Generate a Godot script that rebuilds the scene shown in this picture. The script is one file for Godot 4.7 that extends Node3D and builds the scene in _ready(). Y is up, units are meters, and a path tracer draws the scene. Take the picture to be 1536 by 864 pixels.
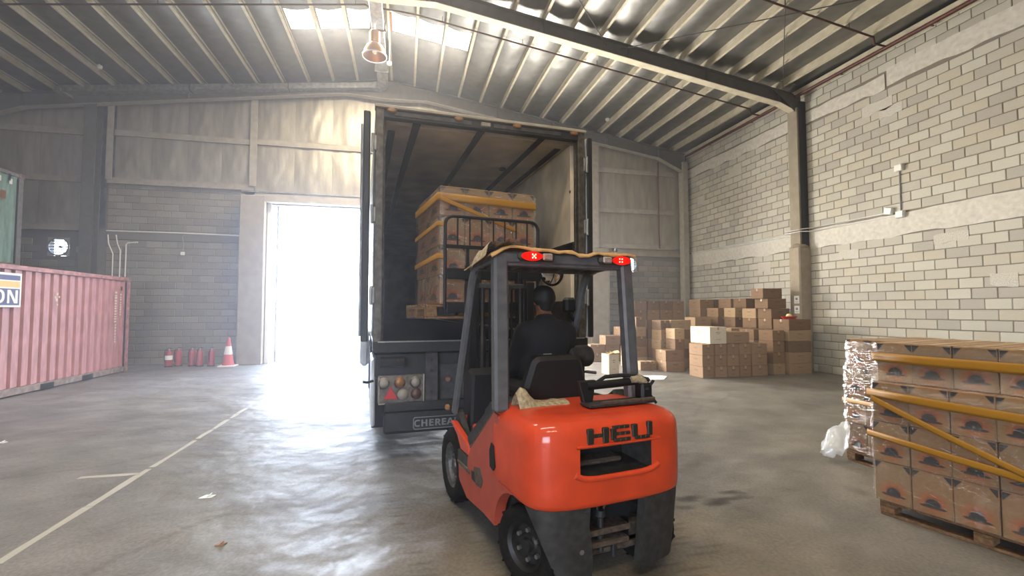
extends Node3D
# A warehouse: a forklift loading a trailer that stands in the roller door. x right, -z towards the gable wall, metres.

const ZE := -15.6      # inner face of the gable wall
const XR := 10.4       # inner face of the block wall on the right
const XL := -12.3
const ZB := 9.0        # wall behind the camera
const RIDGE := -0.63
const SLOPE := 0.15

var M := {}
var counts := {}
var rng := RandomNumberGenerator.new()
var cam: Camera3D
var cam_pos := Vector3(0, 1.6, 0)
var cam_basis := Basis.IDENTITY

func _ready() -> void:
	rng.seed = 7
	lighting()
	materials()
	building()
	ceiling_and_frames()
	wall_fittings()
	trailer()
	containers()
	small_floor_things()
	carton_pile()
	pallet_loads()
	forklift()
	driver()
	pale_veil()

func roof(x: float) -> float:
	return 9.0 - SLOPE * absf(x - RIDGE)

# ------------------------------------------------------------------ camera, sky, daylight
func lighting() -> void:
	cam = Camera3D.new(); cam.name = "camera"
	cam.fov = 2.0 * rad_to_deg(atan(432.0 / 700.0))
	cam.position = cam_pos
	cam.rotation_degrees = Vector3(2.65, -13.0, 0)
	cam.near = 0.05; cam.far = 200.0
	add_child(cam); cam.current = true
	cam_basis = cam.transform.basis
	var env := Environment.new()
	var sm := ProceduralSkyMaterial.new()
	sm.sky_top_color = Color(0.62, 0.74, 0.92); sm.sky_horizon_color = Color(0.93, 0.95, 0.98)
	sm.ground_bottom_color = Color(0.66, 0.64, 0.60); sm.ground_horizon_color = Color(0.80, 0.79, 0.77)
	sm.sky_energy_multiplier = 4.2; sm.ground_energy_multiplier = 2.6; sm.sky_curve = 0.2
	var sky := Sky.new(); sky.sky_material = sm
	env.background_mode = Environment.BG_SKY; env.sky = sky
	env.tonemap_mode = Environment.TONE_MAPPER_LINEAR
	env.tonemap_exposure = 0.92
	env.sdfgi_enabled = true; env.ssao_enabled = true; env.ssil_enabled = true
	# thin fog that gives a pale veil around the doorway
	env.volumetric_fog_enabled = true
	env.volumetric_fog_density = 0.005; env.volumetric_fog_anisotropy = 0.75
	env.volumetric_fog_albedo = Color(0.93, 0.95, 1.0)
	var we := WorldEnvironment.new(); we.name = "world"; we.environment = env
	add_child(we)
	# daylight at the roller door (just outside the opening, facing in) and an added fill light behind the camera
	daylight("door_daylight", Vector3(-2.68, 2.45, ZE - 0.35), Vector3(0, 0, 1), Vector2(2.65, 4.7), 72.0, Color(0.93, 0.965, 1.0))
	daylight("door_daylight", Vector3(3.02, 2.45, ZE - 0.35), Vector3(0, 0, 1), Vector2(2.6, 4.7), 330.0, Color(1.0, 0.975, 0.93))  # out of view behind the trailer, placed to light the cartons' left faces
	daylight("added_rear_fill", Vector3(-6.2, 2.5, ZB + 0.1), Vector3(0.0, 0, -1), Vector2(7.0, 4.8), 5.0, Color(1.0, 0.97, 0.92))  # added fill light, comes from no known source
	# roof-sheet daylight; runs beyond the first are out of view and light the hall
	for z in [-12.3, -7.1, -1.8, 3.4]:
		for s in [-1, 1]:
			var cx: float = RIDGE - 0.02 + s * 1.17
			var nrm := Vector3(-s * SLOPE, -1, 0).normalized()
			daylight("skylight_daylight", Vector3(cx, roof(cx) - 0.02, z), nrm, Vector2(2.0, 0.7), 58.0 if z < -12.0 else 22.0, Color(1.0, 0.94, 0.84))

func daylight(called: String, at: Vector3, facing: Vector3, size: Vector2, energy: float, c: Color) -> void:
	var l := AreaLight3D.new()
	l.name = numbered(called, self)
	l.area_size = size; l.light_energy = energy; l.light_color = c
	l.set("area_normalize_energy", true)
	l.set("area_range", 60.0)
	l.shadow_enabled = true
	var up := Vector3.UP if absf(facing.y) < 0.9 else Vector3(0, 0, 1)
	l.transform = Transform3D(Basis.looking_at(facing, up), at)
	add_child(l)

# ------------------------------------------------------------------ naming and nodes
func numbered(called: String, parent: Node) -> String:
	var key := str(parent.get_instance_id()) + called
	var n: int = counts.get(key, 0)
	counts[key] = n + 1
	return called if n == 0 else "%s_%03d" % [called, n]

func tag(o: Node, label: String, category: String, group := "", kind := "") -> void:
	if label != "": o.set_meta("label", label)
	if category != "": o.set_meta("category", category)
	if group != "": o.set_meta("group", group)
	if kind != "": o.set_meta("kind", kind)

func thing(called: String, label: String, category: String, at := Vector3.ZERO, turn := 0.0, group := "", kind := "") -> Node3D:
	var o := Node3D.new()
	o.name = numbered(called, self)
	add_child(o, true)
	o.position = at; o.rotation.y = turn
	tag(o, label, category, group, kind)
	return o

func put(called: String, mesh: Mesh, m: Material, parent: Node = self, xf := Transform3D.IDENTITY) -> MeshInstance3D:
	var o := MeshInstance3D.new()
	o.name = numbered(called, parent)
	o.mesh = mesh
	o.material_override = m
	o.transform = xf
	parent.add_child(o, true)
	return o

func part(called: String, b: MB, m: Material, parent: Node = self) -> MeshInstance3D:
	return put(called, b.done(), m, parent)

# ------------------------------------------------------------------ mesh builder
class MB:
	var st := SurfaceTool.new()
	var xf := Transform3D.IDENTITY
	var count := 0
	func _init() -> void:
		st.begin(Mesh.PRIMITIVE_TRIANGLES)
	func flat() -> MB:
		st.set_smooth_group(-1); return self
	func smooth(g := 0) -> MB:
		st.set_smooth_group(g); return self
	func v(p: Vector3, uv := Vector2.ZERO) -> void:
		st.set_uv(uv); st.add_vertex(xf * p)
	func tri(a: Vector3, b: Vector3, c: Vector3, ua := Vector2.ZERO, ub := Vector2.ZERO, uc := Vector2.ZERO) -> void:
		# a, b, c counter-clockwise seen from outside
		v(a, ua); v(c, uc); v(b, ub); count += 1
	func quad(a: Vector3, b: Vector3, c: Vector3, d: Vector3, ua := Vector2(0, 1), ub := Vector2(1, 1), uc := Vector2(1, 0), ud := Vector2(0, 0)) -> void:
		tri(a, b, c, ua, ub, uc); tri(a, c, d, ua, uc, ud)
	func oquad(a: Vector3, b: Vector3, c: Vector3, d: Vector3, out: Vector3) -> void:
		if (b - a).cross(c - a).dot(out) < 0.0: quad(d, c, b, a)
		else: quad(a, b, c, d)
	func otri(a: Vector3, b: Vector3, c: Vector3, out: Vector3) -> void:
		if (b - a).cross(c - a).dot(out) < 0.0: tri(c, b, a)
		else: tri(a, b, c)
	# box of size s about c, edges chamfered by bv; each side carries its own 0..1 uv
	func box(c: Vector3, s: Vector3, bv := 0.0, bas := Basis.IDENTITY) -> MB:
		flat()
		var h := s * 0.5
		bv = minf(bv, minf(h.x, minf(h.y, h.z)) * 0.95)
		var ax := [Vector3.RIGHT, Vector3.UP, Vector3.BACK]
		for i in 3:
			var j: int = (i + 1) % 3
			var k: int = (i + 2) % 3
			for sg in [-1.0, 1.0]:
				# u runs along the horizontal side, v down
				var n: Vector3 = ax[i] * sg
				var up: Vector3 = Vector3.UP if i != 1 else Vector3.FORWARD
				var ri: Vector3 = up.cross(n)
				var hu: float = absf(ri.dot(h)) - bv
				var hv: float = absf(up.dot(h)) - bv
				var o: Vector3 = n * absf(n.dot(h))
				quad(c + bas * (o - ri * hu - up * hv), c + bas * (o + ri * hu - up * hv), c + bas * (o + ri * hu + up * hv), c + bas * (o - ri * hu + up * hv))
				if bv > 0.0:
					# the chamfer along axis k between side i and side j
					for sj in [-1.0, 1.0]:
						var m: Vector3 = ax[j] * sj
						var al: Vector3 = ax[k]
						var hk: float = h[k] - bv
						var p: Vector3 = n * h[i] + m * (h[j] - bv)
						var q: Vector3 = n * (h[i] - bv) + m * h[j]
						oquad(c + bas * (p - al * hk), c + bas * (p + al * hk), c + bas * (q + al * hk), c + bas * (q - al * hk), bas * (n + m))
		if bv > 0.0:
			for sx in [-1.0, 1.0]:
				for sy in [-1.0, 1.0]:
					for sz in [-1.0, 1.0]:
						var s3 := Vector3(sx, sy, sz)
						otri(c + bas * (s3 * (h - Vector3(0, bv, bv))), c + bas * (s3 * (h - Vector3(bv, 0, bv))), c + bas * (s3 * (h - Vector3(bv, bv, 0))), bas * s3)
		return self
	func bar(a: Vector3, b: Vector3, w: float, t: float, up := Vector3.UP, bv := 0.0) -> MB:
		var d := (b - a).normalized()
		if absf(d.dot(up)) > 0.99: up = Vector3.BACK if absf(d.z) < 0.9 else Vector3.RIGHT
		var bas := Basis.looking_at(d, up)
		return box((a + b) * 0.5, Vector3(w, t, a.distance_to(b)), bv, bas)
	# polygon in the xy plane (counter-clockwise or not), pushed from z0 to z1
	func prism(poly: PackedVector2Array, z0: float, z1: float, b := Transform3D.IDENTITY, bv := 0.0) -> MB:
		flat()
		var area := 0.0
		for i in poly.size():
			area += poly[i].cross(poly[(i + 1) % poly.size()])
		if area < 0.0: poly.reverse()
		var inner := poly
		if bv > 0.0:
			var off := Geometry2D.offset_polygon(poly, -bv, Geometry2D.JOIN_MITER)
			if off.size() == 1 and off[0].size() == poly.size():
				inner = off[0]
				var best := 0
				for i in inner.size():
					if inner[i].distance_to(poly[0]) < inner[best].distance_to(poly[0]): best = i
				var rolled := PackedVector2Array()
				for i in inner.size(): rolled.append(inner[(best + i) % inner.size()])
				inner = rolled
			else: bv = 0.0
		var idx := Geometry2D.triangulate_polygon(inner)
		for i in range(0, idx.size(), 3):
			var p := inner[idx[i]]; var q := inner[idx[i + 1]]; var r := inner[idx[i + 2]]
			if (q - p).cross(r - p) < 0.0:
				var tmp := q; q = r; r = tmp
			tri(b * Vector3(p.x, p.y, z1), b * Vector3(q.x, q.y, z1), b * Vector3(r.x, r.y, z1), p, q, r)
			tri(b * Vector3(r.x, r.y, z0), b * Vector3(q.x, q.y, z0), b * Vector3(p.x, p.y, z0), r, q, p)
		for i in poly.size():
			var p := poly[i]; var q := poly[(i + 1) % poly.size()]
			quad(b * Vector3(p.x, p.y, z0 + bv), b * Vector3(q.x, q.y, z0 + bv), b * Vector3(q.x, q.y, z1 - bv), b * Vector3(p.x, p.y, z1 - bv))
			if bv > 0.0:
				var pi := inner[i]; var qi := inner[(i + 1) % inner.size()]
				quad(b * Vector3(p.x, p.y, z1 - bv), b * Vector3(q.x, q.y, z1 - bv), b * Vector3(qi.x, qi.y, z1), b * Vector3(pi.x, pi.y, z1))
				quad(b * Vector3(pi.x, pi.y, z0), b * Vector3(qi.x, qi.y, z0), b * Vector3(q.x, q.y, z0 + bv), b * Vector3(p.x, p.y, z0 + bv))
		return self
	# round tube along points; r is a number or one number per point
	func tube(pts: Array, r: Variant, n := 8, caps := true, closed := false) -> MB:
		smooth(1)
		var rings := []
		var up := Vector3.UP
		for i in pts.size():
			var a: Vector3 = pts[maxi(i - 1, 0)]
			var b: Vector3 = pts[mini(i + 1, pts.size() - 1)]
			if closed:
				a = pts[(i - 1 + pts.size()) % pts.size()]; b = pts[(i + 1) % pts.size()]
			var d := (b - a).normalized()
			if i == 0 and absf(d.dot(up)) > 0.9: up = Vector3.RIGHT
			up = (up - d * up.dot(d)).normalized()
			var side := d.cross(up)
			var ring := PackedVector3Array()
			var rad: float = r[i] if r is Array else r
			for k in n:
				var t := TAU * k / n
				ring.append(pts[i] + (side * cos(t) + up * sin(t)) * rad)
			rings.append(ring)
		for i in (pts.size() if closed else pts.size() - 1):
			var A: PackedVector3Array = rings[i]
			var B: PackedVector3Array = rings[(i + 1) % pts.size()]
			for k in n:
				var k2 := (k + 1) % n
				quad(A[k2], A[k], B[k], B[k2])
		if caps and not closed:
			flat()
			var A: PackedVector3Array = rings[0]
			var B: PackedVector3Array = rings[-1]
			for k in range(1, n - 1):
				tri(A[0], A[k], A[k + 1]); tri(B[0], B[k + 1], B[k])
		return self
	# (radius, height) pairs turned about y; hard: edges of the profile that stay sharp
	func lathe(prof: Array, n := 24, b := Transform3D.IDENTITY, hard := true) -> MB:
		for i in prof.size() - 1:
			smooth(10 + i if hard else 9)
			var p: Vector2 = prof[i]
			var q: Vector2 = prof[i + 1]
			for k in n:
				var t0 := TAU * k / n
				var t1 := TAU * (k + 1) / n
				var a := b * Vector3(p.x * cos(t0), p.y, p.x * sin(t0))
				var c := b * Vector3(p.x * cos(t1), p.y, p.x * sin(t1))
				var d := b * Vector3(q.x * cos(t1), q.y, q.x * sin(t1))
				var e := b * Vector3(q.x * cos(t0), q.y, q.x * sin(t0))
				if p.x > 1e-5: tri(a, e, c) if q.x <= 1e-5 else tri(a, d, c)
				if q.x > 1e-5: tri(a, e, d)
		return self
	# rows of points, joined; out side is to the right of the way the row runs when rows rise
	func loft(rows: Array, closed := false, g := 0, uvs := false) -> MB:
		if g < 0: flat()
		else: smooth(g)
		for i in rows.size() - 1:
			var A: PackedVector3Array = rows[i]
			var B: PackedVector3Array = rows[i + 1]
			var n := A.size()
			for k in (n if closed else n - 1):
				var k2 := (k + 1) % n
				if uvs:
					quad(A[k], A[k2], B[k2], B[k], Vector2(float(k) / (n - 1), float(i) / (rows.size() - 1)), Vector2(float(k + 1) / (n - 1), float(i) / (rows.size() - 1)), Vector2(float(k + 1) / (n - 1), float(i + 1) / (rows.size() - 1)), Vector2(float(k) / (n - 1), float(i + 1) / (rows.size() - 1)))
				else: quad(A[k], A[k2], B[k2], B[k])
		return self
	func fan(ring: PackedVector3Array, out: Vector3) -> MB:
		flat()
		var c := Vector3.ZERO
		for p in ring: c += p
		c /= ring.size()
		for i in ring.size():
			otri(c, ring[i], ring[(i + 1) % ring.size()], out)
		return self
	func done() -> ArrayMesh:
		st.generate_normals()
		return st.commit()

func arc(c: Vector2, r: float, a0: float, a1: float, n: int) -> PackedVector2Array:
	var o := PackedVector2Array()
	for i in n + 1:
		var t := lerpf(a0, a1, float(i) / n)
		o.append(c + Vector2(cos(t), sin(t)) * r)
	return o

func side_xf(x: float) -> Transform3D:
	# polygon (forward, up) laid on a plane across x: forward is -z, the push runs along -x
	return Transform3D(Basis(Vector3(0, 0, -1), Vector3(0, 1, 0), Vector3(1, 0, 0)), Vector3(x, 0, 0))

# ------------------------------------------------------------------ materials
func noise_tex(size: int, freq: float, seed_: int, lo: Color, hi: Color, octaves := 4, normal := 0.0, kind := FastNoiseLite.TYPE_SIMPLEX_SMOOTH) -> NoiseTexture2D:
	var n := FastNoiseLite.new()
	n.seed = seed_; n.frequency = freq; n.noise_type = kind
	n.fractal_octaves = octaves
	var t := NoiseTexture2D.new()
	t.width = size; t.height = size; t.seamless = true; t.noise = n
	if normal > 0.0:
		t.as_normal_map = true; t.bump_strength = normal
	else:
		var g := Gradient.new()
		g.set_color(0, lo); g.set_color(1, hi)
		t.color_ramp = g
	return t

func mat(called: String, c: Color, rough := 0.7, metal := 0.0) -> StandardMaterial3D:
	var m := StandardMaterial3D.new()
	m.resource_name = called
	m.albedo_color = c; m.roughness = rough; m.metallic = metal
	M[called] = m
	return m

func tri_tex(m: StandardMaterial3D, tex: Texture2D, scale: float, bump: Texture2D = null, depth := 0.0, world := false) -> StandardMaterial3D:
	m.albedo_texture = tex
	m.uv1_triplanar = true; m.uv1_world_triplanar = world
	m.uv1_scale = Vector3.ONE * scale
	if bump:
		m.normal_enabled = true; m.normal_texture = bump; m.normal_scale = depth
	return m

func materials() -> void:
	var mottle := noise_tex(512, 0.012, 3, Color(0.72, 0.72, 0.72), Color(1, 1, 1), 5)
	var grime := noise_tex(512, 0.02, 11, Color(0.55, 0.52, 0.48), Color(1, 1, 1), 5)
	var grit := noise_tex(512, 0.09, 5, Color(0.74, 0.74, 0.74), Color(1, 1, 1), 3)
	var gritn := noise_tex(512, 0.12, 5, Color.BLACK, Color.WHITE, 3, 2.0)
	var lumpn := noise_tex(512, 0.03, 9, Color.BLACK, Color.WHITE, 4, 3.0)
	var soft := noise_tex(512, 0.015, 13, Color(0.86, 0.85, 0.84), Color(1, 1, 1), 5)
	# floor: one large map of stains, dust and a browner right side, fine grain over it
	var f := mat("floor_concrete", Color(1, 1, 1), 0.5)
	f.albedo_texture = ImageTexture.create_from_image(floor_map())
	f.metallic_specular = 0.30
	var det := noise_tex(1024, 0.05, 21, Color(0.80, 0.80, 0.80), Color(1, 1, 1), 5)
	f.detail_enabled = true; f.detail_blend_mode = BaseMaterial3D.BLEND_MODE_MUL
	f.detail_albedo = det; f.detail_uv_layer = BaseMaterial3D.DETAIL_UV_2
	f.uv2_scale = Vector3(14, 14, 1)
	f.roughness_texture = noise_tex(512, 0.015, 31, Color(0.62, 0.62, 0.62), Color(1, 1, 1), 4)
	f.roughness = 0.62
	f.normal_enabled = true
	f.normal_texture = noise_tex(1024, 0.022, 33, Color.BLACK, Color.WHITE, 5, 3.0); f.normal_scale = 0.55
	f.uv1_scale = Vector3.ONE
	tri_tex(mat("yard", Color(0.66, 0.65, 0.62), 0.9), mottle, 0.3)
	var tones := [Color(0.76, 0.735, 0.67), Color(0.78, 0.755, 0.69), Color(0.745, 0.72, 0.66), Color(0.77, 0.735, 0.66), Color(0.795, 0.775, 0.71), Color(0.71, 0.685, 0.63)]
	for i in 6:
		tri_tex(mat("block_%d" % i, tones[i], 0.95), grit, 1.6 + 0.13 * i, gritn, 0.5)
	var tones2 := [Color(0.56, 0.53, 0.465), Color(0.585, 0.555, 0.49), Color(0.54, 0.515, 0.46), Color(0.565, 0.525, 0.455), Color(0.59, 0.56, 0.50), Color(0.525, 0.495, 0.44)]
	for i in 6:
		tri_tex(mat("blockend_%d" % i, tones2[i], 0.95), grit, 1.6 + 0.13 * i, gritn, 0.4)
	var bv := tri_tex(mat("block_rest", Color(1, 1, 1), 0.95), grit, 1.6, gritn, 0.5)
	bv.vertex_color_use_as_albedo = true
	tri_tex(mat("mortar", Color(0.52, 0.485, 0.435), 0.95), grit, 1.2, gritn, 0.6, true)
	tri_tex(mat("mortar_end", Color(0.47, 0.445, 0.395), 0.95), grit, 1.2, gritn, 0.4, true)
	tri_tex(mat("mortar_smear", Color(0.80, 0.775, 0.72), 0.95), grit, 0.9, lumpn, 0.6, true)
	tri_tex(mat("tie_concrete", Color(0.78, 0.76, 0.71), 0.92), soft, 0.8, lumpn, 0.25, true)
	tri_tex(mat("plaster", Color(0.56, 0.52, 0.445), 0.9), soft, 0.35, lumpn, 0.12, true)
	tri_tex(mat("casing_concrete", Color(0.60, 0.55, 0.47), 0.9), soft, 0.5, gritn, 0.4, true)
	# silver foil on the insulation
	var foil := tri_tex(mat("foil", Color(0.53, 0.525, 0.51), 0.46, 0.94), soft, 0.35, noise_tex(512, 0.018, 41, Color.BLACK, Color.WHITE, 4, 3.0), 0.3, true)
	foil.metallic_specular = 0.5
	var foilw := tri_tex(mat("foil_wall", Color(0.64, 0.615, 0.555), 0.48, 0.45), soft, 0.22, noise_tex(512, 0.014, 43, Color.BLACK, Color.WHITE, 5, 3.0), 0.35, true)
	foilw.uv1_scale = Vector3(0.6, 0.10, 0.6)
	foilw.metallic_specular = 0.5
	tri_tex(mat("purlin_paint", Color(0.76, 0.72, 0.62), 0.65, 0.0), soft, 0.4)
	tri_tex(mat("steel_paint", Color(0.36, 0.34, 0.315), 0.6, 0.1), soft, 0.5)
	tri_tex(mat("steel_light", Color(0.62, 0.59, 0.53), 0.6, 0.0), soft, 0.5)
	tri_tex(mat("roof_sheet", Color(0.55, 0.56, 0.57), 0.6, 0.3), mottle, 0.4)
	tri_tex(mat("galvanised", Color(0.62, 0.62, 0.61), 0.42, 0.6), mottle, 0.9)
	tri_tex(mat("rust_pipe", Color(0.34, 0.17, 0.10), 0.8), grime, 1.2)
	tri_tex(mat("red_pipe", Color(0.42, 0.15, 0.09), 0.6), grime, 1.2)
	mat("wire", Color(0.30, 0.28, 0.26), 0.7, 0.2)
	mat("white_plastic", Color(0.82, 0.81, 0.78), 0.5)
	mat("grey_plastic", Color(0.5, 0.5, 0.5), 0.5)
	mat("black", Color(0.025, 0.026, 0.03), 0.6)
	mat("void", Color(0.012, 0.012, 0.014), 0.9)  # near-black that stands for the shade inside openings
	mat("rubber", Color(0.045, 0.043, 0.042), 0.85)
	var tyre := tri_tex(mat("tyre", Color(0.12, 0.11, 0.10), 0.9), grime, 2.0, gritn, 0.6)
	tyre.metallic_specular = 0.3
	mat("chrome", Color(0.62, 0.62, 0.62), 0.3, 0.9)
	tri_tex(mat("rim_grey", Color(0.17, 0.165, 0.16), 0.55, 0.3), grime, 2.0)
	tri_tex(mat("rim_front", Color(0.40, 0.40, 0.40), 0.45, 0.4), grime, 2.0)
	# translucent roof sheets
	var sk := mat("skylight_sheet", Color(0.95, 0.93, 0.86), 0.6)
	sk.emission_enabled = true; sk.emission = Color(1.0, 0.97, 0.88); sk.emission_energy_multiplier = 2.2
	tri_tex(mat("skylight_edge", Color(0.80, 0.50, 0.20), 0.8), grime, 2.0)
	mat("brass_reflector", Color(0.72, 0.52, 0.30), 0.35, 0.8)
	mat("aluminium", Color(0.75, 0.75, 0.74), 0.35, 0.85)
	var gl := mat("lamp_glass", Color(0.95, 0.95, 0.92, 0.25), 0.1)
	gl.transparency = BaseMaterial3D.TRANSPARENCY_ALPHA
	# containers
	var streak := noise_tex(512, 0.02, 51, Color(0.78, 0.74, 0.73), Color(1, 1, 1), 5)
	var cr := tri_tex(mat("container_red", Color(0.70, 0.49, 0.49), 0.55), streak, 0.6, null, 0.0)  # faded red, paled further for the veil of haze
	cr.uv1_scale = Vector3(0.6, 0.22, 0.6)
	var cg := tri_tex(mat("container_green", Color(0.52, 0.68, 0.65), 0.55), streak, 0.6)
	cg.uv1_scale = Vector3(0.6, 0.2, 0.6)
	tri_tex(mat("container_grey", Color(0.52, 0.54, 0.55), 0.6), streak, 0.6)
	tri_tex(mat("container_frame", Color(0.74, 0.50, 0.50), 0.6), grime, 0.5)
	tri_tex(mat("container_rail", Color(0.60, 0.53, 0.50), 0.7), grime, 0.5)
	# trailer
	tri_tex(mat("gelcoat", Color(0.80, 0.81, 0.82), 0.35), mottle, 0.4)
	tri_tex(mat("trailer_lining", Color(0.88, 0.81, 0.69), 0.55), mottle, 0.25)
	tri_tex(mat("trailer_floor", Color(0.09, 0.09, 0.095), 0.9, 0.0), grime, 0.6)
	M.trailer_floor.metallic_specular = 0.08
	tri_tex(mat("trailer_frame", Color(0.40, 0.38, 0.35), 0.5, 0.5), grime, 1.0)
	tri_tex(mat("trailer_dark", Color(0.085, 0.085, 0.095), 0.6), grime, 0.8)
	tri_tex(mat("trailer_grey", Color(0.28, 0.27, 0.27), 0.6, 0.2), grime, 0.8)
	tri_tex(mat("light_plate", Color(0.42, 0.40, 0.37), 0.6), grime, 1.4)
	mat("text_grey", Color(0.42, 0.42, 0.43), 0.6)
	mat("rail_dark", Color(0.03, 0.033, 0.045), 0.8)
	var am := mat("amber_lens", Color(0.50, 0.34, 0.19), 0.4); am.clearcoat_enabled = true; am.clearcoat = 0.2
	mat("pale_lens", Color(0.50, 0.47, 0.42), 0.4)
	mat("brown_lens", Color(0.26, 0.16, 0.11), 0.35)
	mat("red_reflector", Color(0.66, 0.14, 0.12), 0.5)
	# forklift
	var grm := noise_tex(512, 0.01, 61, Color(0.86, 0.84, 0.82), Color(1, 1, 1), 4)
	var fo := tri_tex(mat("orange_paint", Color(0.79, 0.255, 0.11), 0.6), grm, 0.9)
	fo.metallic_specular = 0.35
	fo.clearcoat_enabled = true; fo.clearcoat = 0.6; fo.clearcoat_roughness = 0.09
	var fo2 := tri_tex(mat("orange_sheen", Color(0.64, 0.26, 0.18), 0.6), grm, 0.9)  # orange with the door's pale sheen mixed into the colour
	fo2.clearcoat_enabled = true; fo2.clearcoat = 0.25; fo2.clearcoat_roughness = 0.35
	tri_tex(mat("fork_dark", Color(0.25, 0.245, 0.235), 0.6, 0.2), grime, 1.3)
	tri_tex(mat("fork_grey", Color(0.21, 0.215, 0.22), 0.6, 0.1), grime, 1.3)
	tri_tex(mat("guard_paint", Color(0.37, 0.37, 0.375), 0.5, 0.1), mottle, 1.3)
	tri_tex(mat("mast_paint", Color(0.05, 0.052, 0.058), 0.5, 0.4), grime, 1.3)
	tri_tex(mat("seat_vinyl", Color(0.035, 0.034, 0.035), 0.65), mottle, 2.0)
	tri_tex(mat("dusty_metal", Color(0.36, 0.30, 0.24), 0.9), grime, 2.0)
	mat("letter_bronze", Color(0.17, 0.155, 0.12), 0.5, 0.3)
	var rl := mat("tail_red", Color(0.85, 0.05, 0.02), 0.3)
	rl.emission_enabled = true; rl.emission = Color(1.0, 0.06, 0.01); rl.emission_energy_multiplier = 0.75
	var wl := mat("tail_led", Color(1, 0.9, 0.8), 0.3)
	wl.emission_enabled = true; wl.emission = Color(1.0, 0.85, 0.7); wl.emission_energy_multiplier = 1.2
	mat("tail_clear", Color(0.55, 0.50, 0.45), 0.25)
	mat("mirror", Color(0.85, 0.85, 0.85), 0.03, 1.0)
	mat("label_paper", Color(0.72, 0.68, 0.60), 0.8)
	mat("label_buff", Color(0.55, 0.42, 0.31), 0.8)
	tri_tex(mat("rag", Color(0.72, 0.66, 0.54), 0.95), grime, 3.0)
	# packing
	var kraft := [Color(0.555, 0.435, 0.305), Color(0.515, 0.395, 0.27), Color(0.62, 0.51, 0.37), Color(0.455, 0.345, 0.23)]
	var cimg := ImageTexture.create_from_image(carton_print())
	for i in 4:
		var k := mat("carton_%d" % i, kraft[i], 0.85)
		k.albedo_texture = cimg
	var pale := mat("carton_4", Color(0.80, 0.74, 0.64), 0.85); pale.albedo_texture = cimg
	tri_tex(mat("kraft_flap", Color(0.74, 0.58, 0.36), 0.9), mottle, 1.4)
	mat("packing_tape", Color(0.60, 0.48, 0.33), 0.35)
	var gimg := ImageTexture.create_from_image(cargo_print())
	for i in 3:
		var k := mat("cargo_%d" % i, [Color(1, 1, 1), Color(0.93, 0.92, 0.90), Color(1.0, 0.96, 0.92)][i], 0.8)
		k.albedo_texture = gimg
	tri_tex(mat("cargo_top", Color(0.66, 0.54, 0.40), 0.85), mottle, 1.3)
	var yt := mat("yellow_tape", Color(0.545, 0.385, 0.115), 0.45)
	yt.metallic_specular = 0.3
	var film := mat("stretch_film", Color(1, 1, 1, 0.015), 0.09)
	film.transparency = BaseMaterial3D.TRANSPARENCY_ALPHA
	film.cull_mode = BaseMaterial3D.CULL_DISABLED
	film.normal_enabled = true; film.uv1_triplanar = true; film.uv1_scale = Vector3(0.6, 6.0, 0.6)
	film.normal_texture = noise_tex(512, 0.02, 71, Color.BLACK, Color.WHITE, 5, 8.0); film.normal_scale = 1.8
	var bag := mat("film_bag", Color(0.9, 0.92, 0.93, 0.35), 0.12)
	bag.transparency = BaseMaterial3D.TRANSPARENCY_ALPHA; bag.cull_mode = BaseMaterial3D.CULL_DISABLED
	tri_tex(mat("pallet_wood", Color(0.50, 0.38, 0.25), 0.9), noise_tex(512, 0.03, 81, Color(0.65, 0.6, 0.55), Color(1, 1, 1), 4), 1.5)
	mat("paper_white", Color(0.88, 0.88, 0.86), 0.8)
	mat("cone_red", Color(0.68, 0.28, 0.27), 0.6)  # red paled to carry the veil of haze in its colour
	mat("cone_white", Color(0.80, 0.78, 0.75), 0.5)
	mat("ext_red", Color(0.58, 0.20, 0.20), 0.4)  # also paled for the veil over this corner
	mat("tray_red", Color(0.72, 0.10, 0.06), 0.4)
	mat("cream", Color(0.85, 0.74, 0.50), 0.6)
	mat("skin", Color(0.42, 0.27, 0.18), 0.6)
	mat("hair", Color(0.02, 0.018, 0.018), 0.7)
	mat("shirt", Color(0.035, 0.04, 0.06), 0.9)
	mat("trousers", Color(0.05, 0.055, 0.07), 0.9)
	mat("shoe", Color(0.03, 0.03, 0.03), 0.7)
	mat("line_paint", Color(0.615, 0.60, 0.56), 0.6)

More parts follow.
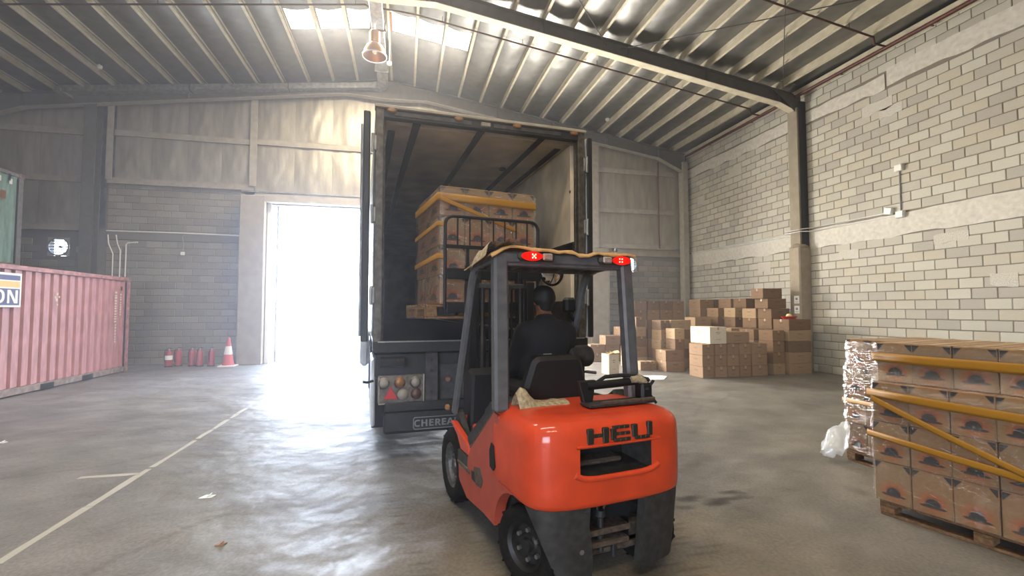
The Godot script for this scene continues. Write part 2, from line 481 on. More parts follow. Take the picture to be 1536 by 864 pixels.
func floor_map() -> Image:
	# 25 m by 25 m: x -13..12, z -16..9
	var S := 1024
	var im := Image.create(S, S, false, Image.FORMAT_RGB8)
	var n1 := FastNoiseLite.new(); n1.seed = 4; n1.frequency = 0.006; n1.fractal_octaves = 4
	var n2 := FastNoiseLite.new(); n2.seed = 8; n2.frequency = 0.03; n2.fractal_octaves = 4
	var n3 := FastNoiseLite.new(); n3.seed = 15; n3.frequency = 0.02; n3.fractal_octaves = 3
	var a := n1.get_image(S, S).get_data()
	var b := n2.get_image(S, S).get_data()
	var px := PackedByteArray(); px.resize(S * S * 3)
	var fx := Vector2(1.17, -2.71)        # where the truck wheels have brought dust and dirt
	for y in S:
		var z := -16.0 + 25.0 * y / S
		for x in S:
			var wx := -13.0 + 25.0 * x / S
			var k := y * S + x
			var v := 0.86 + 0.16 * (a[k] / 255.0 - 0.5) + 0.20 * (b[k] / 255.0 - 0.5)
			var dust := clampf(1.4 - Vector2((wx - 1.3) * 0.75, (z + 1.6) * 0.42).length(), 0.0, 1.0) * (0.35 + 0.65 * b[k] / 255.0)
			var warm := clampf((wx + 0.5) * 0.5, 0.0, 1.0) * 0.5  # tone shift: browner and slightly darker towards the right
			var r := v * lerpf(0.555, 0.525, warm)
			var g := v * lerpf(0.545, 0.49, warm)
			var bl := v * lerpf(0.53, 0.425, warm)
			r = lerpf(r, 0.58 * v, dust); g = lerpf(g, 0.52 * v, dust); bl = lerpf(bl, 0.42 * v, dust)
			px[k * 3] = int(clampf(r, 0, 1) * 255.0); px[k * 3 + 1] = int(clampf(g, 0, 1) * 255.0); px[k * 3 + 2] = int(clampf(bl, 0, 1) * 255.0)
	im = Image.create_from_data(S, S, false, Image.FORMAT_RGB8, px)
	# tyre prints, oil spots, scuffs
	var r2 := RandomNumberGenerator.new(); r2.seed = 5
	var spot := func(wx: float, wz: float, rx: float, rz: float, c: Color, s: float) -> void:
		var cx := int((wx + 13.0) / 25.0 * S)
		var cy := int((wz + 16.0) / 25.0 * S)
		var ex := maxi(1, int(rx / 25.0 * S)); var ey := maxi(1, int(rz / 25.0 * S))
		for yy in range(cy - ey, cy + ey + 1):
			for xx in range(cx - ex, cx + ex + 1):
				if xx < 0 or yy < 0 or xx >= S or yy >= S: continue
				var d := Vector2(float(xx - cx) / ex, float(yy - cy) / ey).length()
				if d < 1.0:
					var w := s * (1.0 - d * d) * (0.5 + 0.5 * n2.get_noise_2d(xx * 9.0, yy * 9.0) + 0.3)
					im.set_pixel(xx, yy, im.get_pixel(xx, yy).lerp(c, clampf(w, 0, 1)))
	var dark := Color(0.27, 0.24, 0.20)
	for i in 60:
		# tread marks of the left wheels, in the line the truck drives
		var t := 0.2 + i * 0.075
		var p := Vector2(0.10, -4.6) + Vector2(0.18, 0.98) * t
		spot.call(p.x - 0.28 + r2.randf_range(-0.02, 0.02), p.y, 0.11, 0.035, dark, 0.55 if i % 2 == 0 else 0.15)
		spot.call(p.x + 0.18, p.y + 0.03, 0.10, 0.04, dark, 0.35 if i % 2 == 1 else 0.1)
	for i in 26:
		spot.call(2.0 + i * 0.035 + r2.randf_range(-0.05, 0.05), -3.55 + r2.randf_range(-0.12, 0.12), 0.10, 0.07, Color(0.20, 0.18, 0.16), 0.6)
	for i in 30:
		spot.call(1.9 + r2.randf_range(-0.3, 0.3), -3.2 + i * 0.07, 0.16, 0.035, dark, 0.5)
	for i in 90:
		spot.call(r2.randf_range(-7, 9), r2.randf_range(-14, -2), r2.randf_range(0.04, 0.35), r2.randf_range(0.03, 0.2), Color(0.33, 0.31, 0.28), r2.randf_range(0.2, 0.5))
	for i in 8:
		var q := Vector2(r2.randf_range(-6, 8), r2.randf_range(-12, -3))
		var dq := Vector2(r2.randf_range(-1, 1), r2.randf_range(-1, 1)).normalized() * 0.07
		for j in 40:
			spot.call(q.x, q.y, 0.05, 0.05, Color(0.36, 0.34, 0.31), 0.4)
			q += dq; dq = dq.rotated(r2.randf_range(-0.12, 0.12))
	return im

func carton_print() -> Image:
	var S := 256
	var im := Image.create(S, S, false, Image.FORMAT_RGB8)
	var n := FastNoiseLite.new(); n.seed = 2; n.frequency = 0.05; n.fractal_octaves = 4
	for y in S:
		for x in S:
			var v := 0.93 + 0.10 * n.get_noise_2d(x * 0.5, y * 2.2) + 0.05 * n.get_noise_2d(x * 3.0, y * 3.0)
			im.set_pixel(x, y, Color(v, v, v))
	# two short rows of faded print, near the top of each side
	var r := RandomNumberGenerator.new(); r.seed = 3
	for row in [[74, 92, 164, 0.42], [98, 104, 150, 0.5], [186, 96, 160, 0.62]]:
		var x: int = row[1]
		while x < row[2]:
			var w := r.randi_range(3, 9)
			im.fill_rect(Rect2i(x, row[0], w, 9), Color(row[3], row[3], row[3]))
			x += w + r.randi_range(1, 3)
	return im

func cargo_print() -> Image:
	# kraft side: dark corner wedges at the top, a dark dome on a bar with a warm glow about it
	var S := 256
	var im := Image.create(S, S, false, Image.FORMAT_RGB8)
	var n := FastNoiseLite.new(); n.seed = 12; n.frequency = 0.04; n.fractal_octaves = 4
	for y in S:
		for x in S:
			var u := (x + 0.5) / S
			var w := (y + 0.5) / S
			var k := 1.0 + 0.10 * n.get_noise_2d(x * 0.6, y * 2.0) + 0.05 * n.get_noise_2d(x * 4.0, y * 4.0)
			var c := Color(0.475, 0.375, 0.25)
			var d := Vector2((u - 0.52) / 0.36, (w - 0.72) / 0.24).length()
			c = c.lerp(Color(0.55, 0.28, 0.085), clampf(1.35 - d, 0.0, 1.0) * 0.95)
			if d < 0.62: c = c.lerp(Color(0.42, 0.215, 0.08), 0.5)
			var dome := Vector2((u - 0.52) / 0.20, (w - 0.78) / 0.165).length()
			if dome < 1.0 and w < 0.80: c = Color(0.13, 0.115, 0.105)
			if absf(w - 0.815) < 0.03 and absf(u - 0.52) < 0.36 * (1.0 - absf(w - 0.815) * 8.0): c = Color(0.16, 0.155, 0.16)
			if w < 0.17 and (u < 0.20 - w or u > 0.80 + w): c = Color(0.13, 0.13, 0.145)
			im.set_pixel(x, y, Color(c.r * k, c.g * k, c.b * k))
	return im

# ------------------------------------------------------------------ the building
func seen_size(p: Vector3, w: float, h: float, n: Vector3) -> float:
	# how large a block would show: 0 when outside the frame
	var d := p - cam_pos
	var q := cam_basis.inverse() * d
	if q.z > -0.3: return 0.0
	var x := 700.0 * q.x / -q.z
	var y := 700.0 * q.y / -q.z
	if absf(x) > 790.0 or absf(y) > 450.0: return 0.0
	return 700.0 * 700.0 * w * h * absf(d.normalized().dot(n)) / d.length_squared()

func blocks(parent: Node3D, o: Vector3, dir: Vector3, nrm: Vector3, length: float, rows: Array, skip: Callable, kind: String, most := 300) -> void:
	var list := []
	var r := RandomNumberGenerator.new(); r.seed = hash(kind) + int(length * 100)
	for i in rows.size():
		var y: float = rows[i]
		var s := -0.2 * (int(round(y * 5.0)) % 2)
		while s < length - 0.05:
			var a := maxf(s, 0.0)
			var b := minf(s + 0.4, length)
			s += 0.4
			if b - a < 0.07 or skip.call(a, b, y): continue
			var c := o + dir * (a + b) * 0.5 + Vector3.UP * (y + 0.1) + nrm * (-0.035 + r.randf_range(-0.003, 0.003))
			list.append([seen_size(c, b - a, 0.19, nrm), c, b - a - 0.013, r.randi() % 6, r.randf_range(-0.006, 0.006), r.randf_range(0.178, 0.19)])
	list.sort_custom(func(p, q): return p[0] > q[0])
	var shared := {}
	var rest := MB.new()
	var face := Basis(dir, Vector3.UP, dir.cross(Vector3.UP))
	var n_parts := 0
	for e in list:
		var w: float = snappedf(e[2], 0.01)
		var h: float = snappedf(e[5], 0.004)
		var bas := face * Basis.from_euler(Vector3(0, e[4], e[4] * 0.6))
		if n_parts < most and e[0] > 40.0:
			var key := "%.2f_%.3f" % [w, h]
			if not shared.has(key):
				var b := MB.new()
				b.box(Vector3.ZERO, Vector3(w, h, 0.095), 0.009)
				shared[key] = b.done()
			put("block", shared[key], M["%s_%d" % [kind, e[3]]], parent, Transform3D(bas, e[1]))
			n_parts += 1
		else:
			rest.st.set_color(M["%s_%d" % [kind, e[3]]].albedo_color.srgb_to_linear())
			rest.box(e[1], Vector3(w, h, 0.095), 0.009, bas)
	if rest.count:
		var o2 := part("far_blocks", rest, M.block_rest, parent)
		o2.set_meta("kind", "stuff")

func courses(y0: float, y1: float) -> Array:
	var a := []
	var y := y0
	while y < y1 - 0.05:
		a.append(y); y += 0.2
	return a

func rough_strip(x0: float, x1: float, y0: float, y1: float, wob: float, seed_: int) -> PackedVector2Array:
	# a strip with ragged upper and lower edges
	var r := RandomNumberGenerator.new(); r.seed = seed_
	var p := PackedVector2Array()
	var n := maxi(4, int((x1 - x0) / 0.22))
	var w := 0.0
	for i in n + 1:
		w = clampf(w * 0.6 + r.randf_range(-wob, wob), -wob, wob)
		p.append(Vector2(lerpf(x0, x1, float(i) / n), y0 + w))
	for i in n + 1:
		w = clampf(w * 0.6 + r.randf_range(-wob, wob), -wob, wob)
		p.append(Vector2(lerpf(x1, x0, float(i) / n), y1 + w * 0.4))
	return p

func foil_sheet(x0: float, x1: float, y0: float, y1a: float, y1b: float, seed_: int) -> MB:
	# one width of foil hung on the gable wall: slack, creased upright, its long edges lapped
	var b := MB.new()
	var n := FastNoiseLite.new(); n.seed = seed_; n.frequency = 1.1; n.fractal_octaves = 3
	var rows := []
	for j in 15:
		var row := PackedVector3Array()
		for i in 15:
			var u := i / 14.0
			var v := j / 14.0
			var x := lerpf(x0, x1, u)
			var y := lerpf(y0, lerpf(y1a, y1b, u), v)
			var bul := sin(u * PI) * sin(v * PI) * 0.035 + n.get_noise_2d(x * 2.6, y * 0.9) * 0.035 * sin(u * PI)
			row.append(Vector3(x, y, ZE + 0.03 + bul + 0.012 * u))
		rows.append(row)
	return b.loft(rows, false, 0)

func building() -> void:
	# floor
	var floor_ := thing("floor", "dusty grey concrete warehouse floor with tyre marks and faded paint lines", "floor", Vector3.ZERO, 0.0, "", "structure")
	var b := MB.new()
	b.flat()
	b.box(Vector3(-0.5, -0.1, -3.5), Vector3(25, 0.2, 25))
	var slab := part("slab", MB.new().box(Vector3(-0.5, -0.115, -3.5), Vector3(25, 0.17, 25)), M.tie_concrete, floor_)
	b = MB.new(); b.flat()
	b.st.set_uv2(Vector2.ZERO)
	for q in [[Vector3(-13, 0, -16), Vector2(0, 0)], [Vector3(12, 0, -16), Vector2(1, 0)], [Vector3(12, 0, 9), Vector2(1, 1)], [Vector3(-13, 0, -16), Vector2(0, 0)], [Vector3(12, 0, 9), Vector2(1, 1)], [Vector3(-13, 0, 9), Vector2(0, 1)]]:
		b.st.set_uv2(q[1]); b.v(q[0], q[1])
	var top := part("floor_surface", b, M.floor_concrete, floor_)
	top.position.y = 0.0
	# painted lines, worn into lengths
	var r := RandomNumberGenerator.new(); r.seed = 12
	var ln := MB.new()
	var z := -12.4
	while z < -2.7:
		var l := r.randf_range(0.25, 1.1)
		if r.randf() < 0.93:
			ln.prism(rough_strip(z, z + l, -0.028, 0.028, 0.013, int(z * 100)), 0.0, 0.0012, Transform3D(Basis(Vector3(0, 0, 1), Vector3(1, 0, 0), Vector3(0, 1, 0)), Vector3(-2.48, 0.0005, 0)))
		z += l + r.randf_range(0.0, 0.08)
	part("painted_line", ln, M.line_paint, floor_)
	ln = MB.new()
	ln.prism(rough_strip(-3.0, -2.5, -0.03, 0.03, 0.012, 3), 0.0, 0.0012, Transform3D(Basis(Vector3(1, 0, 0), Vector3(0, 0, -1), Vector3(0, 1, 0)), Vector3(0, 0.0005, -5.33)))
	part("painted_line", ln, M.line_paint, floor_)
	# yard outside the door
	var yard := put("ground", MB.new().box(Vector3(0, -0.12, -38), Vector3(70, 0.2, 44.2)).done(), M.yard)
	tag(yard, "pale sunlit concrete yard outside the roller door", "yard", "", "structure")

	# wall on the right
	var wr := thing("wall_right", "tall bare concrete block wall with two concrete tie beams", "wall", Vector3.ZERO, 0.0, "", "structure")
	part("mortar_bed", MB.new().box(Vector3(XR + 0.13, 3.72, -3.3), Vector3(0.26, 7.44, 24.8)), M.mortar, wr)
	var rows := courses(0.0, 3.2) + courses(3.7, 6.5) + courses(6.9, 7.4)
	blocks(wr, Vector3(XR, 0, ZE), Vector3(0, 0, 1), Vector3(-1, 0, 0), 14.0, rows, func(_a, _b, _y): return false, "block")
	var wx := Transform3D(Basis(Vector3(0, 0, 1), Vector3(0, 1, 0), Vector3(-1, 0, 0)), Vector3(XR, 0, 0))
	var tb := MB.new()
	tb.prism(rough_strip(ZE, -1.6, 3.2, 3.68, 0.03, 4), 0.0, 0.016, wx)
	part("tie_beam", tb, M.tie_concrete, wr)
	tb = MB.new()
	tb.prism(rough_strip(ZE, -10.6, 6.5, 6.86, 0.04, 5), 0.0, 0.016, wx)
	tb.prism(rough_strip(-10.2, -8.05, 6.5, 6.84, 0.05, 6), 0.0, 0.016, wx)
	tb.prism(rough_strip(-8.0, -1.6, 6.55, 6.95, 0.03, 7), 0.0, 0.02, wx)
	part("tie_beam", tb, M.tie_concrete, wr)
	var sm := MB.new()
	for q in [[-8.6, -7.9, 6.05, 6.3], [-8.2, -7.7, 5.85, 6.1], [-9.3, -8.8, 2.85, 3.05], [-7.2, -6.6, 2.9, 3.1], [-13.2, -12.6, 5.9, 6.2], [-14.9, -14.5, 5.4, 5.7], [-6.3, -5.9, 2.05, 2.25], [-12.0, -11.5, 2.7, 3.0]]:
		sm.prism(rough_strip(q[0], q[1], q[2], q[3], 0.05, int(q[0] * 10)), 0.0, 0.018, wx)
	part("mortar_smears", sm, M.mortar_smear, wr).set_meta("kind", "stuff")

	# gable wall: mortar bed round the door and the two fan openings
	var wb := thing("wall_back", "gable end wall of blocks below and silver foil lining above", "wall", Vector3.ZERO, 0.0, "", "structure")
	var mb := MB.new()
	var zt := -0.26
	var slab_ := func(x0: float, x1: float, y0: float, y1: float) -> void:
		mb.box(Vector3((x0 + x1) / 2, (y0 + y1) / 2, ZE + zt / 2), Vector3(x1 - x0, y1 - y0, -zt))
	slab_.call(XL, -9.75, 0.0, 3.9)
	slab_.call(-9.23, -8.4, 0.0, 3.9)
	slab_.call(-9.75, -9.23, 0.0, 3.11)
	slab_.call(-9.75, -9.23, 3.63, 3.9)
	slab_.call(-8.4, -4.05, 0.0, 5.3)
	slab_.call(4.4, 7.78, 0.0, 3.6)
	slab_.call(8.30, XR + 0.2, 0.0, 3.6)
	slab_.call(7.78, 8.30, 0.0, 2.98)
	slab_.call(7.78, 8.30, 3.50, 3.6)
	part("mortar_bed", mb, M.mortar_end, wb)
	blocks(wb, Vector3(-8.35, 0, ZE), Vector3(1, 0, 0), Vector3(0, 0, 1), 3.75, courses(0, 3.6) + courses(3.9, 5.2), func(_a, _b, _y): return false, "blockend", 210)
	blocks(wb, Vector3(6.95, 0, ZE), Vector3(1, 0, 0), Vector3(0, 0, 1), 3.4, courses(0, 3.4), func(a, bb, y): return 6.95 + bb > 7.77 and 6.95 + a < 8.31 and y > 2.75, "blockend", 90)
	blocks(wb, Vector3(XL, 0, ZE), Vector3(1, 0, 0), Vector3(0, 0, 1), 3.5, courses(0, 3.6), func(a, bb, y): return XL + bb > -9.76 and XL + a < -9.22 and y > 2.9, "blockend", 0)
	part("lintel_band", MB.new().box(Vector3(-6.45, 3.75, ZE + 0.005), Vector3(3.8, 0.28, 0.05), 0.01), M.mortar_end, wb)
	# sheeting behind the foil
	var sh := MB.new()
	sh.prism(PackedVector2Array([Vector2(XL, 3.6), Vector2(-4.05, 3.6), Vector2(-4.05, roof(-4.05) + 0.25), Vector2(XL, roof(XL) + 0.25)]), ZE - 0.27, ZE - 0.2)
	sh.prism(PackedVector2Array([Vector2(-4.05, 4.86), Vector2(4.4, 4.86), Vector2(4.4, roof(4.4) + 0.25), Vector2(RIDGE, roof(RIDGE) + 0.25), Vector2(-4.05, roof(-4.05) + 0.25)]), ZE - 0.27, ZE - 0.2)
	sh.prism(PackedVector2Array([Vector2(4.4, 3.5), Vector2(XR + 0.2, 3.5), Vector2(XR + 0.2, roof(XR + 0.2) + 0.25), Vector2(4.4, roof(4.4) + 0.25)]), ZE - 0.27, ZE - 0.2)
	part("outer_sheeting", sh, M.roof_sheet, wb)
	# foil widths, hung between the girts
	var bays := [[XL, -8.85, [3.9, 5.3, 6.7]], [-8.2, -4.5, [5.35, 6.75]], [-4.5, 4.4, [4.98, 6.75]], [4.4, 6.3, [3.62, 5.2, 6.75]], [6.75, 10.3, [3.86, 5.18, 6.65]]]
	var k := 0
	for bay in bays:
		var x0: float = bay[0]
		var x1: float = bay[1]
		var nn := int(ceil((x1 - x0) / 1.22))
		for i in nn:
			var xa := lerpf(x0, x1, float(i) / nn)
			var xb := lerpf(x0, x1, float(i + 1) / nn)
			var ys: Array = bay[2]
			for j in ys.size():
				var y0: float = ys[j] + (0.0 if j == 0 else 0.0)
				var ta := roof(xa) if j == ys.size() - 1 else float(ys[j + 1])
				var tb2 := roof(xb) if j == ys.size() - 1 else float(ys[j + 1])
				part("foil_sheet", foil_sheet(xa, xb, y0, ta, tb2, k), M.foil_wall, wb)
				k += 1
	# girts
	for g in [[XL, -8.85, 3.92], [XL, -8.85, 5.3], [XL, -8.85, 6.66], [-8.2, -4.55, 6.72], [-8.35, -4.5, 5.32], [-4.45, 6.3, 6.75], [6.75, 9.85, 3.9], [6.75, 9.85, 5.2], [6.75, 9.85, 6.65]]:
		var gb := MB.new()
		gb.box(Vector3((g[0] + g[1]) / 2, g[2], ZE + 0.10), Vector3(g[1] - g[0], 0.16, 0.012), 0.003)
		gb.box(Vector3((g[0] + g[1]) / 2, g[2] + 0.08, ZE + 0.06), Vector3(g[1] - g[0], 0.012, 0.10), 0.003)
		gb.box(Vector3((g[0] + g[1]) / 2, g[2] - 0.08, ZE + 0.06), Vector3(g[1] - g[0], 0.012, 0.10), 0.003)
		part("girt", gb, M.steel_light, wb)
	part("lower_band", MB.new().box(Vector3(8.6, 3.68, ZE + 0.02), Vector3(3.3, 0.26, 0.06), 0.01), M.plaster, wb)

	# left wall, out of sight behind the containers, and the wall behind the camera with an added opening for fill light
	var wl := put("wall_left", MB.new().box(Vector3(XL - 0.13, 3.7, -3.3), Vector3(0.26, 7.4, 24.9)).done(), M.plaster)
	tag(wl, "plain side wall behind the shipping containers", "wall", "", "structure")
	var wf := MB.new()
	wf.box(Vector3(-11.05, 3.7, ZB + 0.13), Vector3(2.7, 7.4, 0.26))
	wf.box(Vector3(4.0, 3.7, ZB + 0.13), Vector3(13.3, 7.4, 0.26))
	wf.box(Vector3(-6.2, 6.2, ZB + 0.13), Vector3(7.2, 2.4, 0.26))
	wf.prism(PackedVector2Array([Vector2(XL, 7.3), Vector2(XR + 0.25, 7.3), Vector2(RIDGE, 9.2)]), ZB, ZB + 0.2)
	var wfo := part("wall_front", wf, M.plaster)
	tag(wfo, "plain unseen wall behind the camera with a wide added opening", "wall", "", "structure")

	# roller door surround
	var d := thing("door_1", "wide open roller doorway with beige piers, white guides and shutter hood", "doorway", Vector3.ZERO, 0.0, "", "structure")
	var pz := ZE + 0.42
	for s in [[-4.72, -4.05], [4.4, 5.0], [6.25, 6.92]]:  # middle pier is out of view, placed where it shapes the door light
		var ph := 4.98 if s[0] < 5.0 else 3.72
		part("pier", MB.new().box(Vector3((s[0] + s[1]) / 2, ph / 2, pz - 0.21), Vector3(s[1] - s[0], ph, 0.84), 0.02), M.plaster, d)
	part("hood", MB.new().box(Vector3(0.15, 4.93, pz - 0.2), Vector3(9.0, 0.26, 0.8), 0.015), M.steel_light, d)
	part("hood_trim", MB.new().box(Vector3(0.0, 5.08, pz - 0.2), Vector3(9.4, 0.05, 0.86), 0.01), M.galvanised, d)
	for s in [-3.98, 4.33]:
		part("guide_rail", MB.new().box(Vector3(s, 2.42, pz - 0.1), Vector3(0.12, 4.84, 0.16), 0.01), M.white_plastic, d)
		part("guide_rail", MB.new().box(Vector3(s + signf(1.0 - s) * 0.13, 2.42, ZE - 0.1), Vector3(0.06, 4.84, 0.1), 0.01), M.galvanised, d)
	part("shutter_edge", MB.new().box(Vector3(0.17, 4.79, pz - 0.1), Vector3(8.3, 0.06, 0.06), 0.01), M.galvanised, d)

func ceiling_and_frames() -> void:
	var c := thing("ceiling", "pitched roof lined with silver foil between cream purlins", "ceiling", Vector3.ZERO, 0.0, "", "structure")
	# outer sheets
	var o := MB.new()
	for s in [-1.0, 1.0]:
		var xe := XL - 0.4 if s < 0 else XR + 0.5
		var pl := PackedVector2Array([Vector2(RIDGE, 9.32), Vector2(xe, roof(xe) + 0.32), Vector2(xe, roof(xe) + 0.38), Vector2(RIDGE, 9.38)])
		o.prism(pl, ZE - 0.4, ZB + 0.4)
	part("outer_sheeting", o, M.roof_sheet, c)
	# purlins
	var ps := []
	for s in [-1.0, 1.0]:
		for i in 16:
			ps.append(RIDGE + s * (0.16 + 0.7235 * i))
	ps.sort()
	for x in ps:
		if x < XL + 0.2 or x > XR: continue
		var bas := Basis(Vector3.BACK, atan(SLOPE) * (1.0 if x < RIDGE else -1.0))
		var p := MB.new()
		p.box(Vector3(0, 0.004, 0), Vector3(0.06, 0.008, ZB - ZE - 0.1), 0.0)
		p.box(Vector3(-0.027, 0.1, 0), Vector3(0.008, 0.2, ZB - ZE - 0.1), 0.0)
		p.box(Vector3(0.027, 0.014, 0), Vector3(0.008, 0.022, ZB - ZE - 0.1), 0.0)
		p.box(Vector3(0, 0.2, 0), Vector3(0.075, 0.008, ZB - ZE - 0.1), 0.0)
		put("purlin", p.done(), M.purlin_paint, c, Transform3D(bas, Vector3(x, roof(x), (ZE + ZB) / 2)))
		# cleats where the sag rods pass
	# foil bays between the purlins, open where the translucent sheets are
	var lights_z := [-12.3, -7.1, -1.8, 3.4]
	var nz := FastNoiseLite.new(); nz.seed = 77; nz.frequency = 0.8; nz.fractal_octaves = 3
	for i in ps.size() - 1:
		var xa: float = ps[i]
		var xb: float = ps[i + 1]
		if xb < XL or xa > XR: continue
		var mid := (xa + xb) / 2
		var lit := mid > RIDGE - 2.4 and mid < RIDGE + 2.4 and absf(mid - RIDGE) > 0.2
		var spans := []
		var z0 := ZE - 0.1
		if lit:
			for lz in lights_z:
				spans.append([z0, lz - 0.43]); z0 = lz + 0.43
		spans.append([z0, ZB + 0.1])
		var b := MB.new()
		for sp in spans:
			var rows := []
			var n := maxi(2, int((sp[1] - sp[0]) / 0.15))
			for j in n + 1:
				var z := lerpf(sp[0], sp[1], float(j) / n)
				var row := PackedVector3Array()
				var lap := fposmod(z + 0.3 * sin(i * 2.1), 1.2) / 1.2
				for q in 7:
					var u := q / 6.0
					var x := lerpf(xa, xb, u)
					var sag := sin(u * PI) * (0.05 + 0.022 * nz.get_noise_2d(x * 1.5, z * 0.6) + 0.02 * lap + 0.012 * sin(z * 7.0 + 0.2 * i) * nz.get_noise_2d(z, i * 0.7))
					row.append(Vector3(x, roof(x) + 0.205 - sag, z))
				rows.append(row)
			b.loft(rows, false, 0)
		part("foil_bay", b, M.foil, c)
	# translucent sheets: one pane per bay; runs past the first are unseen
	var wn := 1
	for lz in lights_z:
		for s in [-1.0, 1.0]:
			var w := thing("window_%d" % wn, "bright translucent roof sheet on the %s slope beside the ridge, bay %d from the gable" % ["left" if s < 0 else "right", lights_z.find(lz) + 1], "skylight", Vector3.ZERO, 0.0, "", "structure")
			wn += 1
			for i in 3:
				var xa: float = RIDGE + s * (0.16 + 0.7235 * i + 0.04)
				var xb: float = RIDGE + s * (0.16 + 0.7235 * (i + 1) - 0.04)
				var m := (xa + xb) / 2
				var p := MB.new()
				p.box(Vector3(m, roof(m) + 0.19, lz), Vector3(absf(xb - xa), 0.012, 0.84), 0.002, Basis(Vector3.BACK, -s * atan(SLOPE)))
				part("pane", p, M.skylight_sheet, w)
			# rusty edge strip
			var xe: float = RIDGE + s * 0.215
			part("edge_strip", MB.new().box(Vector3(xe, roof(xe) + 0.17, lz), Vector3(0.07, 0.02, 0.8), 0.004, Basis(Vector3.BACK, -s * atan(SLOPE))), M.skylight_edge, w)
	# portal frames
	frame("roof_beam", "grey steel rafter along the top of the gable wall", ZE + 0.30, true)
	frame("roof_beam", "dark steel portal rafter crossing the roof in front of the trailer", -10.33, false)
	# eave: dark gutter strip and the pipe under it
	var g := MB.new()
	g.box(Vector3(XR - 0.06, 7.44, -3.4), Vector3(0.16, 0.17, 24.2), 0.01)
	var go := part("trim_1", g, M.trailer_dark)
	tag(go, "dark eave gutter strip along the top of the block wall", "gutter", "", "structure")
	g = MB.new()
	g.bar(Vector3(10.22, 7.42, ZE + 0.2), Vector3(10.22, 7.42, ZB - 0.2), 0.06, 0.10)
	go = part("trim_2", g, M.purlin_paint)
	tag(go, "cream eave angle between the roof foil and the dark gutter", "trim", "", "structure")
	# ridge and wall columns of the gable
	var col := MB.new()
	col.box(Vector3(-8.67, 3.75, ZE + 0.36), Vector3(0.30, 7.5, 0.014), 0.003)
	col.box(Vector3(-8.67, 3.75, ZE + 0.06), Vector3(0.30, 7.5, 0.014), 0.003)
	col.box(Vector3(-8.67, 3.75, ZE + 0.2), Vector3(0.012, 7.5, 0.3))
	var co := part("steel_column", col, M.steel_paint)
	tag(co, "wide grey steel column on the gable wall behind the red container", "column", "", "structure")
	col = MB.new()
	col.box(Vector3(-8.28, 6.6, ZE + 0.16), Vector3(0.16, 2.55, 0.014), 0.003)
	col.box(Vector3(-8.28, 6.6, ZE + 0.08), Vector3(0.012, 2.55, 0.16))
	co = part("steel_column", col, M.steel_light)
	tag(co, "thin grey steel post above the blocks beside the wide column", "column", "", "structure")
	col = MB.new()
	col.box(Vector3(-4.53, 6.95, ZE + 0.16), Vector3(0.20, 3.2, 0.014), 0.003)
	col.box(Vector3(-4.53, 6.95, ZE + 0.08), Vector3(0.012, 3.2, 0.16))
	co = part("steel_column", col, M.steel_light)
	tag(co, "pale steel post in the foil above the left door pier", "column", "", "structure")
	col = MB.new()
	col.box(Vector3(6.62, 5.8, ZE + 0.2), Vector3(0.24, 4.1, 0.014), 0.003)
	col.box(Vector3(6.62, 5.8, ZE + 0.10), Vector3(0.012, 4.1, 0.2))
	co = part("steel_column", col, M.steel_light)
	tag(co, "pale steel post in the foil above the right door pier", "column", "", "structure")

